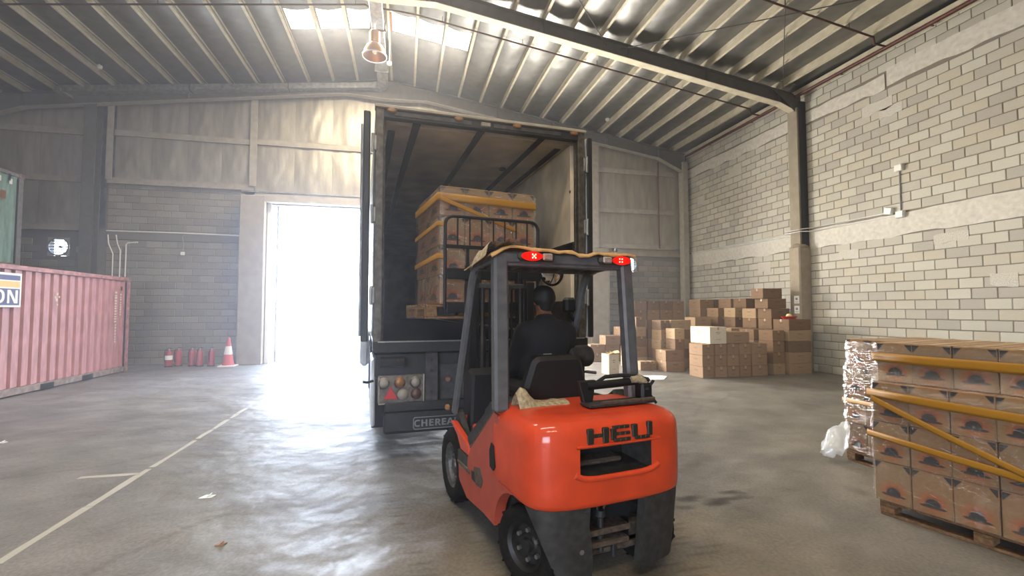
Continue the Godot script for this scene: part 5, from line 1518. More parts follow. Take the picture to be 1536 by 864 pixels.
# ------------------------------------------------------------------ the forklift
func cw_outline(n: int, grow: float) -> PackedVector3Array:
	# plan of the counterweight from the front left round the tail to the front right; x right, z back
	var o := PackedVector3Array()
	var hw := 0.535 + grow
	o.append(Vector3(-hw, 0, -0.40)); o.append(Vector3(-hw, 0, -0.20))
	for i in n + 1:
		var t := PI - PI * i / n
		var cx := cos(t); var sx := sin(t)
		o.append(Vector3(hw * signf(cx) * pow(absf(cx), 2.0 / 3.8), 0, -0.08 + (0.305 + grow) * pow(sx, 2.0 / 3.8)))
	o.append(Vector3(hw, 0, -0.20)); o.append(Vector3(hw, 0, -0.40))
	return o

func tail_z(x: float, grow := 0.0) -> float:
	var hw := 0.535 + grow
	return -0.08 + (0.305 + grow) * pow(1.0 - pow(minf(absf(x) / hw, 1.0), 3.8), 1.0 / 3.8)

func forklift() -> void:
	var f := thing("forklift", "orange forklift with dark overhead guard seen from behind, lifting a wrapped load into the trailer", "forklift")
	f.transform = fork_xf()
	var b := MB.new()
	# ---- counterweight: rounded shell with the recessed slot
	var sx0 := -0.27; var sx1 := 0.215
	var xs := []
	for i in 13: xs.append(lerpf(-0.5, sx0, pow(i / 12.0, 0.8)))
	for i in range(1, 13): xs.append(lerpf(sx0, sx1, i / 12.0))
	for i in range(1, 13): xs.append(lerpf(sx1, 0.5, 1.0 - pow(1.0 - i / 12.0, 0.8)))
	var ys := [[0.500, -0.022], [0.512, -0.006], [0.535, 0.0], [0.60, 0.002], [0.672, 0.004], [0.835, 0.002], [0.87, 0.0], [0.905, -0.004], [0.93, -0.013], [0.95, -0.027], [0.965, -0.048], [0.976, -0.078], [0.984, -0.115], [0.988, -0.16]]
	var rows := []
	for q in ys:
		var row := PackedVector3Array()
		var g: float = q[1]
		var hw := 0.535 + g
		row.append(Vector3(-hw, q[0], -0.40)); row.append(Vector3(-hw, q[0], -0.26)); row.append(Vector3(-hw, q[0], -0.14))
		for k in 5:
			var t := PI - 0.05 - 0.10 * k
			row.append(Vector3(-hw * pow(-cos(t), 2.0 / 3.8), q[0], -0.08 + (0.305 + g) * pow(sin(t), 2.0 / 3.8)))
		for x in xs:
			var xx: float = x * hw / 0.535 if q[1] < -0.003 else x
			row.append(Vector3(xx, q[0], tail_z(xx, g)))
		for k in 5:
			var t := 0.45 - 0.10 * k
			row.append(Vector3(hw * pow(cos(t), 2.0 / 3.8), q[0], -0.08 + (0.305 + g) * pow(sin(t), 2.0 / 3.8)))
		row.append(Vector3(hw, q[0], -0.14)); row.append(Vector3(hw, q[0], -0.26)); row.append(Vector3(hw, q[0], -0.40))
		rows.append(row)
	var ia := 8 + 12; var ib := 8 + 24
	b.smooth(0)
	for j in rows.size() - 1:
		for i in rows[j].size() - 1:
			if j == 4 and i >= ia and i < ib: continue
			b.quad(rows[j][i], rows[j][i + 1], rows[j + 1][i + 1], rows[j + 1][i])
	var top_ring: PackedVector3Array = rows[-1]
	b.fan(top_ring, Vector3.UP)
	b.fan(rows[0], Vector3.DOWN)
	var cw := part("counterweight", b, M.orange_paint, f)
	b = MB.new(); b.flat()
	# pocket behind the slot
	for i in range(ia, ib):
		var p0: Vector3 = rows[4][i]; var p1: Vector3 = rows[4][i + 1]
		var q0: Vector3 = rows[5][i]; var q1: Vector3 = rows[5][i + 1]
		var back := -0.02
		b.oquad(p0, p1, Vector3(p1.x, 0.70, back), Vector3(p0.x, 0.70, back), Vector3.UP)
		b.oquad(q0, q1, Vector3(q1.x, 0.835, back), Vector3(q0.x, 0.835, back), Vector3.DOWN)
	for e in [[ia, 1.0], [ib, -1.0]]:
		var p: Vector3 = rows[4][e[0]]; var q: Vector3 = rows[5][e[0]]
		b.oquad(p, q, Vector3(q.x + e[1] * 0.03, q.y, -0.02), Vector3(p.x + e[1] * 0.03, 0.70, -0.02), Vector3(e[1], 0, 0))
	part("slot_lining", b, M.fork_dark, cw)  # darker than the orange shell, for the shade in the pocket
	part("slot_back", MB.new().box(Vector3((sx0 + sx1) / 2, 0.765, -0.03), Vector3(0.5, 0.15, 0.02)), M.void, cw)  # near-black back wall deepens the pocket's shade
	part("slot_tray", MB.new().box(Vector3((sx0 + sx1) / 2 - 0.05, 0.705, 0.03), Vector3(0.36, 0.03, 0.13), 0.01), M.dusty_metal, cw)
	var lip := []
	for i in 15:
		var x := lerpf(sx0 - 0.03, sx1 + 0.05, i / 14.0)
		var up := 0.03 * pow(absf(i / 14.0 - 0.5) * 2.0, 6.0)
		lip.append(Vector3(x, 0.664 + up, tail_z(x) + 0.004))
	part("slot_lip", MB.new().tube(lip, 0.017, 8), M.orange_paint, cw)
	var brow := []
	for i in 15:
		var x := lerpf(sx0 - 0.02, sx1 + 0.06, i / 14.0)
		brow.append(Vector3(x, 0.842, tail_z(x) + 0.002))
	part("slot_brow", MB.new().tube(brow, 0.009, 6), M.orange_paint, cw)
	# raised letters following the curve
	var lets := MB.new()
	var put_bar := func(xa: float, ya: float, xb: float, yb: float, w: float) -> void:
		var n := maxi(1, int(absf(xb - xa) / 0.03))
		for i in n:
			var x0 := lerpf(xa, xb, float(i) / n); var x1 := lerpf(xa, xb, float(i + 1) / n)
			var y0 := lerpf(ya, yb, float(i) / n); var y1 := lerpf(ya, yb, float(i + 1) / n)
			lets.bar(Vector3(x0, y0, tail_z(x0, (y0 - 0.9) * -0.2) - 0.004), Vector3(x1, y1, tail_z(x1, (y1 - 0.9) * -0.2) - 0.004), 0.02, w, Vector3(0, 1, 0) if absf(xb - xa) > 0.01 else Vector3(0, 0, 1), 0.003)
	var ly0 := 0.853; var ly1 := 0.938
	var vert := func(x: float, w: float, ya: float, yb: float) -> void:
		lets.box(Vector3(x, (ya + yb) / 2, tail_z(x) - 0.002), Vector3(w, yb - ya, 0.024), 0.004, Basis(Vector3.UP, -atan((tail_z(x - 0.01) - tail_z(x + 0.01)) / -0.02)))
	vert.call(-0.205, 0.040, ly0, ly1); vert.call(-0.105, 0.040, ly0, ly1)
	put_bar.call(-0.19, 0.897, -0.12, 0.897, 0.020)
	vert.call(-0.052, 0.036, ly0 + 0.012, ly1 - 0.012)
	for y in [ly0 + 0.009, 0.895, ly1 - 0.009]: put_bar.call(-0.05 if y == 0.895 else -0.052, y, 0.062, y, 0.018)
	vert.call(0.095, 0.038, ly0 + 0.012, ly1)
	put_bar.call(0.095, ly0 + 0.009, 0.20, ly0 + 0.009, 0.018)
	vert.call(0.205, 0.036, ly0 + 0.010, ly1 + 0.006)
	part("raised_letters", lets, M.letter_bronze, cw)
	# ---- dark lower skirts either side of the tow gap
	for s in [-1.0, 1.0]:
		b = MB.new()
		var rr := []
		var lev := [[0.505, -0.012], [0.46, -0.014], [0.40, -0.022], [0.30, -0.032], [0.19, -0.045], [0.09, -0.06]]
		for q in lev:
			var row := PackedVector3Array()
			var v: float = (0.505 - q[0]) / 0.415
			var t0 := lerpf(PI - 0.16, PI - 0.95, pow(v, 0.8)) if s < 0 else lerpf(0.0, 0.12, v)
			var hw: float = 0.535 + q[1] * (1.0 if s < 0 else 0.5)
			var xin := -0.20 + 0.035 * clampf((v - 0.35) * 4.0, 0, 1) if s < 0 else 0.175
			var cin: float = pow(absf(xin) / hw, 3.8 / 2.0)
			var t1 := PI - acos(cin) if s < 0 else acos(cin)
			for i in 15:
				var t := lerpf(t0, t1, i / 14.0)
				var x: float = hw * signf(cos(t)) * pow(absf(cos(t)), 2.0 / 3.8)
				row.append(Vector3(x, q[0], -0.08 + (0.305 + q[1]) * pow(maxf(sin(t), 0.0), 2.0 / 3.8)))
			rr.append(row)
		rr.reverse()
		if s > 0:
			for k in rr.size():
				var rv: PackedVector3Array = rr[k]
				rv.reverse(); rr[k] = rv
		b.loft(rr, false, 0)
		# return flanges and a second skin, so that the skirt has thickness
		var inner := []
		for row in rr:
			var r2 := PackedVector3Array()
			for p in row: r2.append(Vector3(p.x * 0.93, p.y, p.z - 0.05))
			inner.append(r2)
		var flip := []
		for row in inner:
			var r3: PackedVector3Array = row.duplicate(); r3.reverse(); flip.append(r3)
		b.loft(flip, false, 0)
		b.flat()
		for k in rr.size() - 1:
			for e in [0, 14]:
				b.oquad(rr[k][e], rr[k + 1][e], inner[k + 1][e], inner[k][e], Vector3(-1 if e == 0 else 1, 0, 0))
		for e in [0, rr.size() - 1]:
			for i in 14:
				b.oquad(rr[e][i], rr[e][i + 1], inner[e][i + 1], inner[e][i], Vector3(0, -1 if e == 0 else 1, 0))
		part("rear_skirt", b, M.fork_dark, f)
	part("skirt_lip", MB.new().tube([Vector3(-0.50, 0.492, 0.03), Vector3(-0.44, 0.487, 0.12), Vector3(-0.33, 0.485, 0.185), Vector3(-0.21, 0.485, 0.205)], 0.010, 6), M.fork_grey, f)
	b = MB.new()
	b.box(Vector3(0, 0.31, -0.03), Vector3(0.44, 0.40, 0.05))
	part("dark_gap_backing", b, M.void, f)  # near-black backing that paints the shade inside the tow gap
	part("tow_bracket", MB.new().box(Vector3(0.0, 0.30, 0.03), Vector3(0.30, 0.035, 0.16), 0.008), M.dusty_metal, f)
	part("tow_bracket", MB.new().box(Vector3(0.0, 0.235, 0.04), Vector3(0.27, 0.03, 0.16), 0.008), M.dusty_metal, f)
	part("tow_pin", MB.new().lathe([Vector2(0, 0.42), Vector2(0.028, 0.415), Vector2(0.03, 0.38), Vector2(0.018, 0.37), Vector2(0.018, 0.18), Vector2(0, 0.18)], 12, Transform3D(Basis.IDENTITY, Vector3(-0.04, 0, 0.07))), M.fork_grey, f)
	part("pin_loop", MB.new().tube([Vector3(-0.06, 0.42, 0.07), Vector3(-0.07, 0.45, 0.08), Vector3(-0.04, 0.47, 0.08), Vector3(-0.01, 0.45, 0.08), Vector3(-0.02, 0.42, 0.07)], 0.008, 6), M.dusty_metal, f)
	part("axle_beam", MB.new().box(Vector3(0, 0.22, -0.08), Vector3(0.74, 0.11, 0.13), 0.02), M.dusty_metal, f)
	part("steer_rod", MB.new().tube([Vector3(-0.30, 0.16, 0.03), Vector3(0.30, 0.16, 0.03)], 0.02, 8), M.dusty_metal, f)
	part("steer_link", MB.new().box(Vector3(0.06, 0.17, 0.06), Vector3(0.03, 0.10, 0.03), 0.006), M.fork_grey, f)
	part("skirt_bolt", MB.new().lathe([Vector2(0, 0.014), Vector2(0.014, 0.012), Vector2(0.016, 0.0)], 8, Transform3D(Basis(Vector3.RIGHT, PI / 2), Vector3(-0.24, 0.26, 0.175))), M.chrome, f)
	# ---- side panels with the wheel arch, the sloping shoulder and the vent
	for s in [-1.0, 1.0]:
		var poly := PackedVector2Array([Vector2(0.40, 0.935), Vector2(0.33, 0.93), Vector2(0.31, 0.52), Vector2(0.10, 0.52)])
		poly.append_array(arc(Vector2(0.10, 0.22), 0.29, PI * 0.48, 0.0, 9))
		poly.append_array(PackedVector2Array([Vector2(0.60, 0.22), Vector2(0.96, 0.19), Vector2(1.14, 0.26), Vector2(1.22, 0.36), Vector2(1.23, 0.42), Vector2(1.06, 0.44), Vector2(0.93, 0.50), Vector2(0.88, 0.575)]))
		b = MB.new()
		b.prism(poly, 0.0, 0.07, side_xf(-0.535 if s < 0 else 0.465), 0.012)
		var sp := part("side_panel", b, M.orange_sheen, f)
		b = MB.new()
		b.prism(PackedVector2Array([Vector2(0.36, 0.60), Vector2(0.39, 0.565), Vector2(0.45, 0.575), Vector2(0.46, 0.68), Vector2(0.43, 0.735), Vector2(0.385, 0.725)]), 0.0, 0.01, side_xf(s * 0.541 - 0.005), 0.003)
		part("side_vent", b, M.void, sp)  # black inset stands for the dark inside of the hole
		if s < 0:
			part("worn_decal", MB.new().prism(PackedVector2Array([Vector2(0.66, 0.50), Vector2(0.79, 0.47), Vector2(0.80, 0.38), Vector2(0.74, 0.36), Vector2(0.64, 0.37), Vector2(0.60, 0.43)]), 0.0, 0.004, side_xf(-0.5385)), M.dusty_metal, sp)
			part("decal_patch", MB.new().prism(PackedVector2Array([Vector2(0.76, 0.44), Vector2(0.84, 0.43), Vector2(0.83, 0.37), Vector2(0.75, 0.37)]), 0.0, 0.003, side_xf(-0.5405)), M.fork_grey, sp)
			part("decal_patch", MB.new().prism(PackedVector2Array([Vector2(0.96, 0.46), Vector2(1.13, 0.42), Vector2(1.20, 0.40), Vector2(1.10, 0.37), Vector2(0.94, 0.40)]), 0.0, 0.003, side_xf(-0.5385)), M.rag, sp)
		# trim rod along the sloping shoulder
		part("shoulder_trim", MB.new().bar(Vector3(s * 0.50, 0.97, -0.37), Vector3(s * 0.50, 0.58, -0.89), 0.075, 0.02, Vector3.UP, 0.005), M.dusty_metal, f)
	# ---- chassis, hood, floor, steps
	part("chassis", MB.new().box(Vector3(0, 0.40, -0.62), Vector3(0.86, 0.36, 1.05), 0.02), M.fork_dark, f)
	part("engine_hood", MB.new().prism(PackedVector2Array([Vector2(0.30, 0.97), Vector2(0.30, 0.5), Vector2(0.90, 0.5), Vector2(0.84, 0.90), Vector2(0.78, 0.96)]), -0.40, 0.40, side_xf(0.0), 0.02), M.fork_dark, f)
	part("hood_side", MB.new().prism(PackedVector2Array([Vector2(0.42, 0.92), Vector2(0.42, 0.70), Vector2(0.90, 0.48), Vector2(0.94, 0.52), Vector2(0.86, 0.86), Vector2(0.76, 0.93)]), 0, 0.03, side_xf(-0.43), 0.008), M.fork_grey, f)
	part("floor_plate", MB.new().box(Vector3(0, 0.47, -1.10), Vector3(0.92, 0.04, 0.48), 0.01), M.fork_dark, f)
	for s in [-1.0, 1.0]:
		part("step", MB.new().box(Vector3(s * 0.485, 0.40, -1.03), Vector3(0.12, 0.035, 0.30), 0.01), M.dusty_metal, f)
		# cover sloping from the shoulder to the floor and the guard's front foot
		part("shoulder_cover", MB.new().prism(PackedVector2Array([Vector2(0.37, 0.95), Vector2(0.44, 1.01), Vector2(1.00, 0.64), Vector2(0.92, 0.555)]), 0, 0.11, side_xf(s * 0.47 - 0.055), 0.012), M.fork_grey, f)
		part("guard_foot", MB.new().prism(PackedVector2Array([Vector2(1.36, 0.74), Vector2(1.47, 0.74), Vector2(1.47, 0.60), Vector2(1.05, 0.40), Vector2(0.98, 0.44)]), 0, 0.05, side_xf(s * 0.45 - 0.025), 0.01), M.fork_dark, f)
		# inner fender beside the front wheel
		part("fender", MB.new().prism(PackedVector2Array([Vector2(1.64, 0.60), Vector2(1.56, 0.665), Vector2(1.44, 0.69), Vector2(1.32, 0.675), Vector2(1.12, 0.60), Vector2(0.94, 0.50), Vector2(0.98, 0.42), Vector2(1.25, 0.42), Vector2(1.45, 0.52)]), 0, 0.10, side_xf(s * 0.335 - 0.05), 0.012), M.orange_paint, f)
		part("fender", MB.new().prism(PackedVector2Array([Vector2(1.42, 0.665), Vector2(1.34, 0.675), Vector2(0.92, 0.585), Vector2(0.92, 0.50), Vector2(1.12, 0.50), Vector2(1.22, 0.585)]), 0, 0.05, side_xf(s * 0.51 - 0.025), 0.012), M.orange_paint, f)
		part("step_riser", MB.new().box(Vector3(s * 0.515, 0.455, -1.06), Vector3(0.05, 0.085, 0.24), 0.008), M.fork_dark, f)
		part("marker_lamp", MB.new().box(Vector3(s * 0.53, 0.755, -1.52), Vector3(0.04, 0.045, 0.05), 0.01), M.amber_lens, f)
	# ---- front cowl, wheel, levers
	part("front_cowl", MB.new().prism(PackedVector2Array([Vector2(1.28, 0.47), Vector2(1.36, 0.47), Vector2(1.42, 1.02), Vector2(1.36, 1.10), Vector2(1.22, 1.06), Vector2(1.24, 0.95)]), -0.40, 0.40, side_xf(0.0), 0.02), M.black, f)
	part("steering_column", MB.new().tube([Vector3(0, 0.85, -1.27), Vector3(0, 1.17, -1.05)], 0.03, 10), M.black, f)
	b = MB.new()
	var wr := []
	var wb := Basis(Vector3.RIGHT, 0.75)
	for i in 24: wr.append(Vector3(0, 1.18, -1.03) + wb * Vector3(cos(TAU * i / 24) * 0.165, 0, sin(TAU * i / 24) * 0.165))
	b.tube(wr, 0.014, 8, false, true)
	for k in 3: b.bar(Vector3(0, 1.17, -1.035), Vector3(0, 1.18, -1.03) + wb * Vector3(cos(TAU * k / 3 + 0.5) * 0.16, 0, sin(TAU * k / 3 + 0.5) * 0.16), 0.025, 0.012)
	part("steering_wheel", b, M.black, f)
	for i in 3:
		part("lever", MB.new().tube([Vector3(0.22 + 0.06 * i, 1.05, -1.24), Vector3(0.22 + 0.06 * i, 1.22, -1.16)], 0.009, 6), M.chrome, f)
		part("lever_knob", MB.new().lathe([Vector2(0, 0.02), Vector2(0.018, 0.008), Vector2(0.016, -0.015), Vector2(0, -0.02)], 10, Transform3D(Basis.IDENTITY, Vector3(0.22 + 0.06 * i, 1.23, -1.155)), false), M.black, f)
	# ---- seat
	var seat := part("seat_cushion", MB.new().box(Vector3(-0.05, 1.03, -0.72), Vector3(0.46, 0.12, 0.46), 0.04), M.seat_vinyl, f)
	var bp := PackedVector2Array([Vector2(-0.235, 0.96), Vector2(0.235, 0.96), Vector2(0.245, 1.10)])
	bp.append_array(arc(Vector2(0.13, 1.235), 0.075, 0.15, PI / 2, 6))
	bp.append_array(arc(Vector2(-0.13, 1.235), 0.075, PI / 2, PI - 0.15, 6))
	bp.append(Vector2(-0.245, 1.10))
	part("seat_back", MB.new().prism(bp, -0.06, 0.05, Transform3D(Basis(Vector3.RIGHT, 0.10), Vector3(-0.06, -0.02, -0.455 - 0.11)), 0.028), M.seat_vinyl, f)
	part("seat_tag", MB.new().box(Vector3(-0.095, 1.275, -0.625 + 0.135), Vector3(0.065, 0.026, 0.006), 0.001, Basis(Vector3.RIGHT, 0.10)), M.label_paper, f)
	part("warning_tag", MB.new().box(Vector3(-0.27, 1.055, -0.475), Vector3(0.032, 0.12, 0.006), 0.001, Basis(Vector3.RIGHT, 0.10)), M.label_buff, f)
	part("seat_rail", MB.new().box(Vector3(-0.05, 0.975, -0.66), Vector3(0.40, 0.03, 0.50), 0.006), M.fork_dark, f)
	# canister with its clamp beside the seat
	var cn := part("air_canister", MB.new().lathe([Vector2(0, -0.10), Vector2(0.075, -0.10), Vector2(0.085, -0.08), Vector2(0.085, 0.09), Vector2(0.06, 0.11), Vector2(0, 0.11)], 18, Transform3D(Basis(Vector3.BACK, PI / 2), Vector3(0.30, 1.235, -0.72))), M.fork_dark, f)
	part("canister_stem", MB.new().box(Vector3(0.305, 1.07, -0.72), Vector3(0.08, 0.22, 0.08), 0.02), M.black, cn)
	part("clamp_bolt", MB.new().tube([Vector3(0.33, 1.12, -0.66), Vector3(0.41, 1.11, -0.64)], 0.012, 8), M.chrome, cn)
	# ---- overhead guard
	for s in [-1.0, 1.0]:
		part("rear_leg", MB.new().bar(Vector3(s * 0.515, 0.95, -0.335), Vector3(s * 0.50, 1.985, -0.40), 0.10, 0.085, Vector3(0, 0, 1), 0.016), M.guard_paint, f)
		part("side_rail", MB.new().bar(Vector3(s * 0.50, 1.965, -0.36), Vector3(s * 0.50, 1.925, -0.95), 0.05, 0.075, Vector3.UP, 0.012), M.guard_paint, f)
		# the front leg bends over at the top
		var pts := []
		for q in [[0.78, 1.935], [0.85, 1.925], [0.90, 1.895], [0.945, 1.84], [0.985, 1.76], [1.03, 1.62], [1.12, 1.40], [1.22, 1.16], [1.40, 0.74]]:
			pts.append(Vector3(s * 0.50, q[1], -q[0]))
		b = MB.new()
		var rws := []
		for i in pts.size():
			var a: Vector3 = pts[maxi(0, i - 1)]; var c: Vector3 = pts[mini(pts.size() - 1, i + 1)]
			var d := (c - a).normalized()
			var up := d.cross(Vector3.RIGHT).normalized()
			var ring := PackedVector3Array()
			for k in 8:
				var t := TAU * (k + 0.5) / 8
				var sq := Vector2(cos(t), sin(t))
				sq = sq / maxf(absf(sq.x), absf(sq.y)) * Vector2(0.027, 0.042) * (0.93 if k % 2 == 0 else 1.0)
				ring.append(pts[i] + Vector3.RIGHT * sq.x + up * sq.y)
			rws.append(ring)
		b.loft(rws, true, -1)
		b.fan(rws[0], pts[0] - pts[1]); b.fan(rws[-1], pts[-1] - pts[-2])
		part("front_leg", b, M.guard_paint, f)
	part("rear_bar", MB.new().box(Vector3(0, 1.945, -0.385), Vector3(1.04, 0.075, 0.05), 0.012), M.guard_paint, f)
	part("front_bar", MB.new().box(Vector3(0, 1.925, -0.90), Vector3(1.0, 0.06, 0.05), 0.012), M.guard_paint, f)
	part("top_gusset", MB.new().box(Vector3(0, 1.90, -0.42), Vector3(0.96, 0.02, 0.10), 0.006), M.guard_paint, f)
	for i in 5:
		part("roof_slat", MB.new().bar(Vector3(-0.40 + 0.20 * i, 1.955, -0.40), Vector3(-0.40 + 0.20 * i, 1.925, -0.90), 0.028, 0.035, Vector3.UP, 0.006), M.guard_paint, f)
	# ---- tail lamps on the rear bar
	for q in [[-0.255, 1.0, "cross"], [0.375, -1.0, "dots"]]:
		var x: float = q[0]
		var lamp := part("tail_lamp", MB.new().box(Vector3(x, 1.953, -0.345), Vector3(0.27, 0.06, 0.05), 0.018), M.fork_dark, f)
		var rp := PackedVector2Array()
		for p in arc(Vector2(0, 0), 1.0, 0.0, TAU - 0.001, 22): rp.append(Vector2(p.x * 0.075, p.y * 0.030))
		var rxx: float = x - q[1] * 0.045
		b = MB.new()
		b.prism(rp, 0.0, 0.016, Transform3D(Basis.IDENTITY, Vector3(rxx, 1.953, -0.322)), 0.006)
		part("red_lamp_lens", b, M.tail_red, lamp)
		part("clear_lens", MB.new().box(Vector3(x + q[1] * 0.075, 1.953, -0.316), Vector3(0.075, 0.048, 0.016), 0.008), M.tail_clear, lamp)
		b = MB.new()
		for dx in [-1, 1]:
			for dy in [-1, 1]:
				b.box(Vector3(rxx + q[1] * 0.012 + dx * 0.011, 1.953 + dy * 0.011, -0.305), Vector3(0.010, 0.010, 0.006), 0.002)
		if q[2] == "cross": b.box(Vector3(rxx + q[1] * 0.012, 1.953, -0.305), Vector3(0.012, 0.012, 0.006), 0.002)
		part("lamp_leds", b, M.tail_led, lamp).set_meta("kind", "stuff")
		b = MB.new()
		for dx in [-1, 0, 1]:
			for dy in [-1, 1]: b.box(Vector3(x + q[1] * 0.075 + dx * 0.018, 1.953 + dy * 0.011, -0.307), Vector3(0.011, 0.011, 0.004), 0.002)
		part("clear_leds", b, M.pale_lens, lamp).set_meta("kind", "stuff")
		var ol := OmniLight3D.new()
		ol.name = numbered("tail_glow", f)
		ol.light_color = Color(1.0, 0.08, 0.02); ol.light_energy = 0.010; ol.light_size = 0.03
		ol.omni_range = 40.0; ol.omni_attenuation = 2.0; ol.shadow_enabled = true
		ol.position = Vector3(rxx, 1.953, -0.28)
		f.add_child(ol)
	part("guard_bolt", MB.new().lathe([Vector2(0, 0.07), Vector2(0.02, 0.065), Vector2(0.022, 0.045), Vector2(0.008, 0.04), Vector2(0.008, 0.0)], 10, Transform3D(Basis.IDENTITY, Vector3(0.44, 1.99, -0.42))), M.chrome, f)
	# ---- round mirror under the guard
	var mr := part("mirror_shell", MB.new().lathe([Vector2(0, -0.035), Vector2(0.08, -0.025), Vector2(0.108, 0.0), Vector2(0.108, 0.01)], 26, Transform3D(Basis(Vector3.RIGHT, PI / 2), Vector3(0.20, 1.905, -0.97)), false), M.black, f)
	part("mirror_glass", MB.new().lathe([Vector2(0, 0.035), Vector2(0.035, 0.031), Vector2(0.07, 0.019), Vector2(0.098, 0.004)], 26, Transform3D(Basis(Vector3.RIGHT, PI / 2), Vector3(0.20, 1.905, -0.97)), false), M.mirror, mr)
	part("mirror_rim", MB.new().lathe([Vector2(0.096, 0.008), Vector2(0.104, 0.016), Vector2(0.112, 0.006), Vector2(0.108, -0.004)], 26, Transform3D(Basis(Vector3.RIGHT, PI / 2), Vector3(0.20, 1.905, -0.97)), false), M.black, mr)
	# work lamp on the right front leg
	part("work_lamp", MB.new().box(Vector3(0.43, 1.64, -1.08), Vector3(0.10, 0.13, 0.09), 0.02), M.black, f)
	part("lamp_arm", MB.new().tube([Vector3(0.42, 1.57, -1.06), Vector3(0.48, 1.50, -1.08)], 0.012, 6), M.black, f)
	# ---- bracket for the gas bottle on the counterweight (no bottle on it)
	var gb := part("bracket_plate", MB.new().box(Vector3(0.19, 1.005, -0.06), Vector3(0.50, 0.022, 0.12), 0.006), M.fork_dark, f)
	part("bracket_edge", MB.new().box(Vector3(0.23, 1.02, -0.005), Vector3(0.42, 0.022, 0.02), 0.005), M.dusty_metal, f)
	part("bracket_post", MB.new().prism(PackedVector2Array([Vector2(-0.08, 1.15), Vector2(0.05, 1.15), Vector2(0.02, 1.0), Vector2(-0.04, 1.0)]), -0.02, 0.02, Transform3D(Basis.IDENTITY, Vector3(-0.01, 0, -0.10)), 0.006), M.black, f)
	part("bracket_arm", MB.new().tube([Vector3(-0.03, 1.115, -0.09), Vector3(0.20, 1.12, -0.09), Vector3(0.40, 1.13, -0.09)], 0.026, 10), M.black, f)
	part("gas_hose", MB.new().tube([Vector3(0.06, 1.13, -0.11), Vector3(0.12, 1.165, -0.10), Vector3(0.24, 1.17, -0.09), Vector3(0.36, 1.16, -0.07), Vector3(0.44, 1.13, -0.06)], 0.013, 8), M.rubber, f)
	part("bracket_foot", MB.new().box(Vector3(0.41, 1.06, -0.08), Vector3(0.09, 0.11, 0.09), 0.015), M.black, f)
	b = MB.new()
	var r := RandomNumberGenerator.new(); r.seed = 21
	for i in 22:
		var p := Vector3(0.40 + r.randf_range(-0.03, 0.05), 1.09 + r.randf_range(-0.06, 0.06), -0.08 + r.randf_range(-0.04, 0.05))
		b.tube([p, p + Vector3(r.randf_range(-0.04, 0.05), r.randf_range(-0.06, 0.05), r.randf_range(-0.03, 0.03))], 0.010, 5)
	part("strap_bundle", b, M.rubber, f).set_meta("kind", "stuff")
	part("hose_wrap", MB.new().tube([Vector3(0.30, 1.14, -0.075), Vector3(0.36, 1.145, -0.075), Vector3(0.42, 1.12, -0.07)], [0.024, 0.032, 0.024], 8), M.rag, f)
	# rag stuffed behind the left leg
	b = MB.new()
	var nn := FastNoiseLite.new(); nn.seed = 3; nn.frequency = 9.0
	var rg := []
	for j in 7:
		var row := PackedVector3Array()
		for i in 12:
			var u := i / 11.0; var v := j / 6.0
			row.append(Vector3(-0.44 + 0.36 * u, 0.985 + (0.10 * exp(-pow((u - 0.12) * 6.0, 2.0)) + 0.025) * sin(v * PI) + 0.015 * nn.get_noise_2d(u, v), -0.20 - 0.14 * v))
		rg.append(row)
	b.loft(rg, false, 0)
	part("canvas_rag", b, M.rag, f)
	# ---- wheels
	for s in [-1.0, 1.0]:
		var rw := wheel_part(f, "rear_wheel", Vector3.ZERO, 0.225, 0.15, s, M.rim_grey)
		rw.transform = Transform3D(Basis(Vector3.UP, deg_to_rad(20.0)), Vector3(-0.425 if s < 0 else 0.36, 0.225, -0.085))
		wheel_part(f, "front_wheel", Vector3(s * 0.455, 0.295, -1.42), 0.295, 0.17, s, M.rim_front)
	# ---- mast, carriage, forks
	for s in [-1.0, 1.0]:
		b = MB.new()
		b.box(Vector3(s * 0.315, 1.03, -1.62), Vector3(0.035, 1.66, 0.13), 0.006)
		b.box(Vector3(s * 0.285, 1.03, -1.56), Vector3(0.07, 1.66, 0.018), 0.004)
		b.box(Vector3(s * 0.285, 1.03, -1.68), Vector3(0.07, 1.66, 0.018), 0.004)
		part("outer_mast", b, M.mast_paint, f)
		b = MB.new()
		b.box(Vector3(s * 0.235, 1.06, -1.62), Vector3(0.03, 1.66, 0.10), 0.006)
		part("inner_mast", b, M.mast_paint, f)
		part("lift_cylinder", MB.new().tube([Vector3(s * 0.19, 0.25, -1.58), Vector3(s * 0.19, 1.35, -1.58), Vector3(s * 0.19, 1.36, -1.58), Vector3(s * 0.19, 1.80, -1.58)], [0.036, 0.036, 0.022, 0.022], 12), M.mast_paint, f)
		part("lift_chain", MB.new().box(Vector3(s * 0.11, 1.45, -1.60), Vector3(0.022, 0.75, 0.012), 0.002), M.mast_paint, f)
		part("tilt_cylinder", MB.new().tube([Vector3(s * 0.36, 0.45, -1.05), Vector3(s * 0.33, 0.62, -1.52)], 0.03, 10), M.mast_paint, f)
		# forks
		part("fork", MB.new().prism(PackedVector2Array([Vector2(1.70, 2.02), Vector2(1.74, 2.02), Vector2(1.745, 1.515), Vector2(2.80, 1.507), Vector2(2.80, 1.497), Vector2(1.75, 1.470), Vector2(1.70, 1.485)]), 0, 0.10, side_xf(s * 0.26 - 0.05), 0.004), M.mast_paint, f)
	part("mast_cross_member", MB.new().box(Vector3(0, 1.815, -1.60), Vector3(0.66, 0.055, 0.06), 0.01), M.fork_grey, f)
	part("mast_cross_member", MB.new().box(Vector3(0, 0.42, -1.62), Vector3(0.60, 0.10, 0.08), 0.01), M.mast_paint, f)
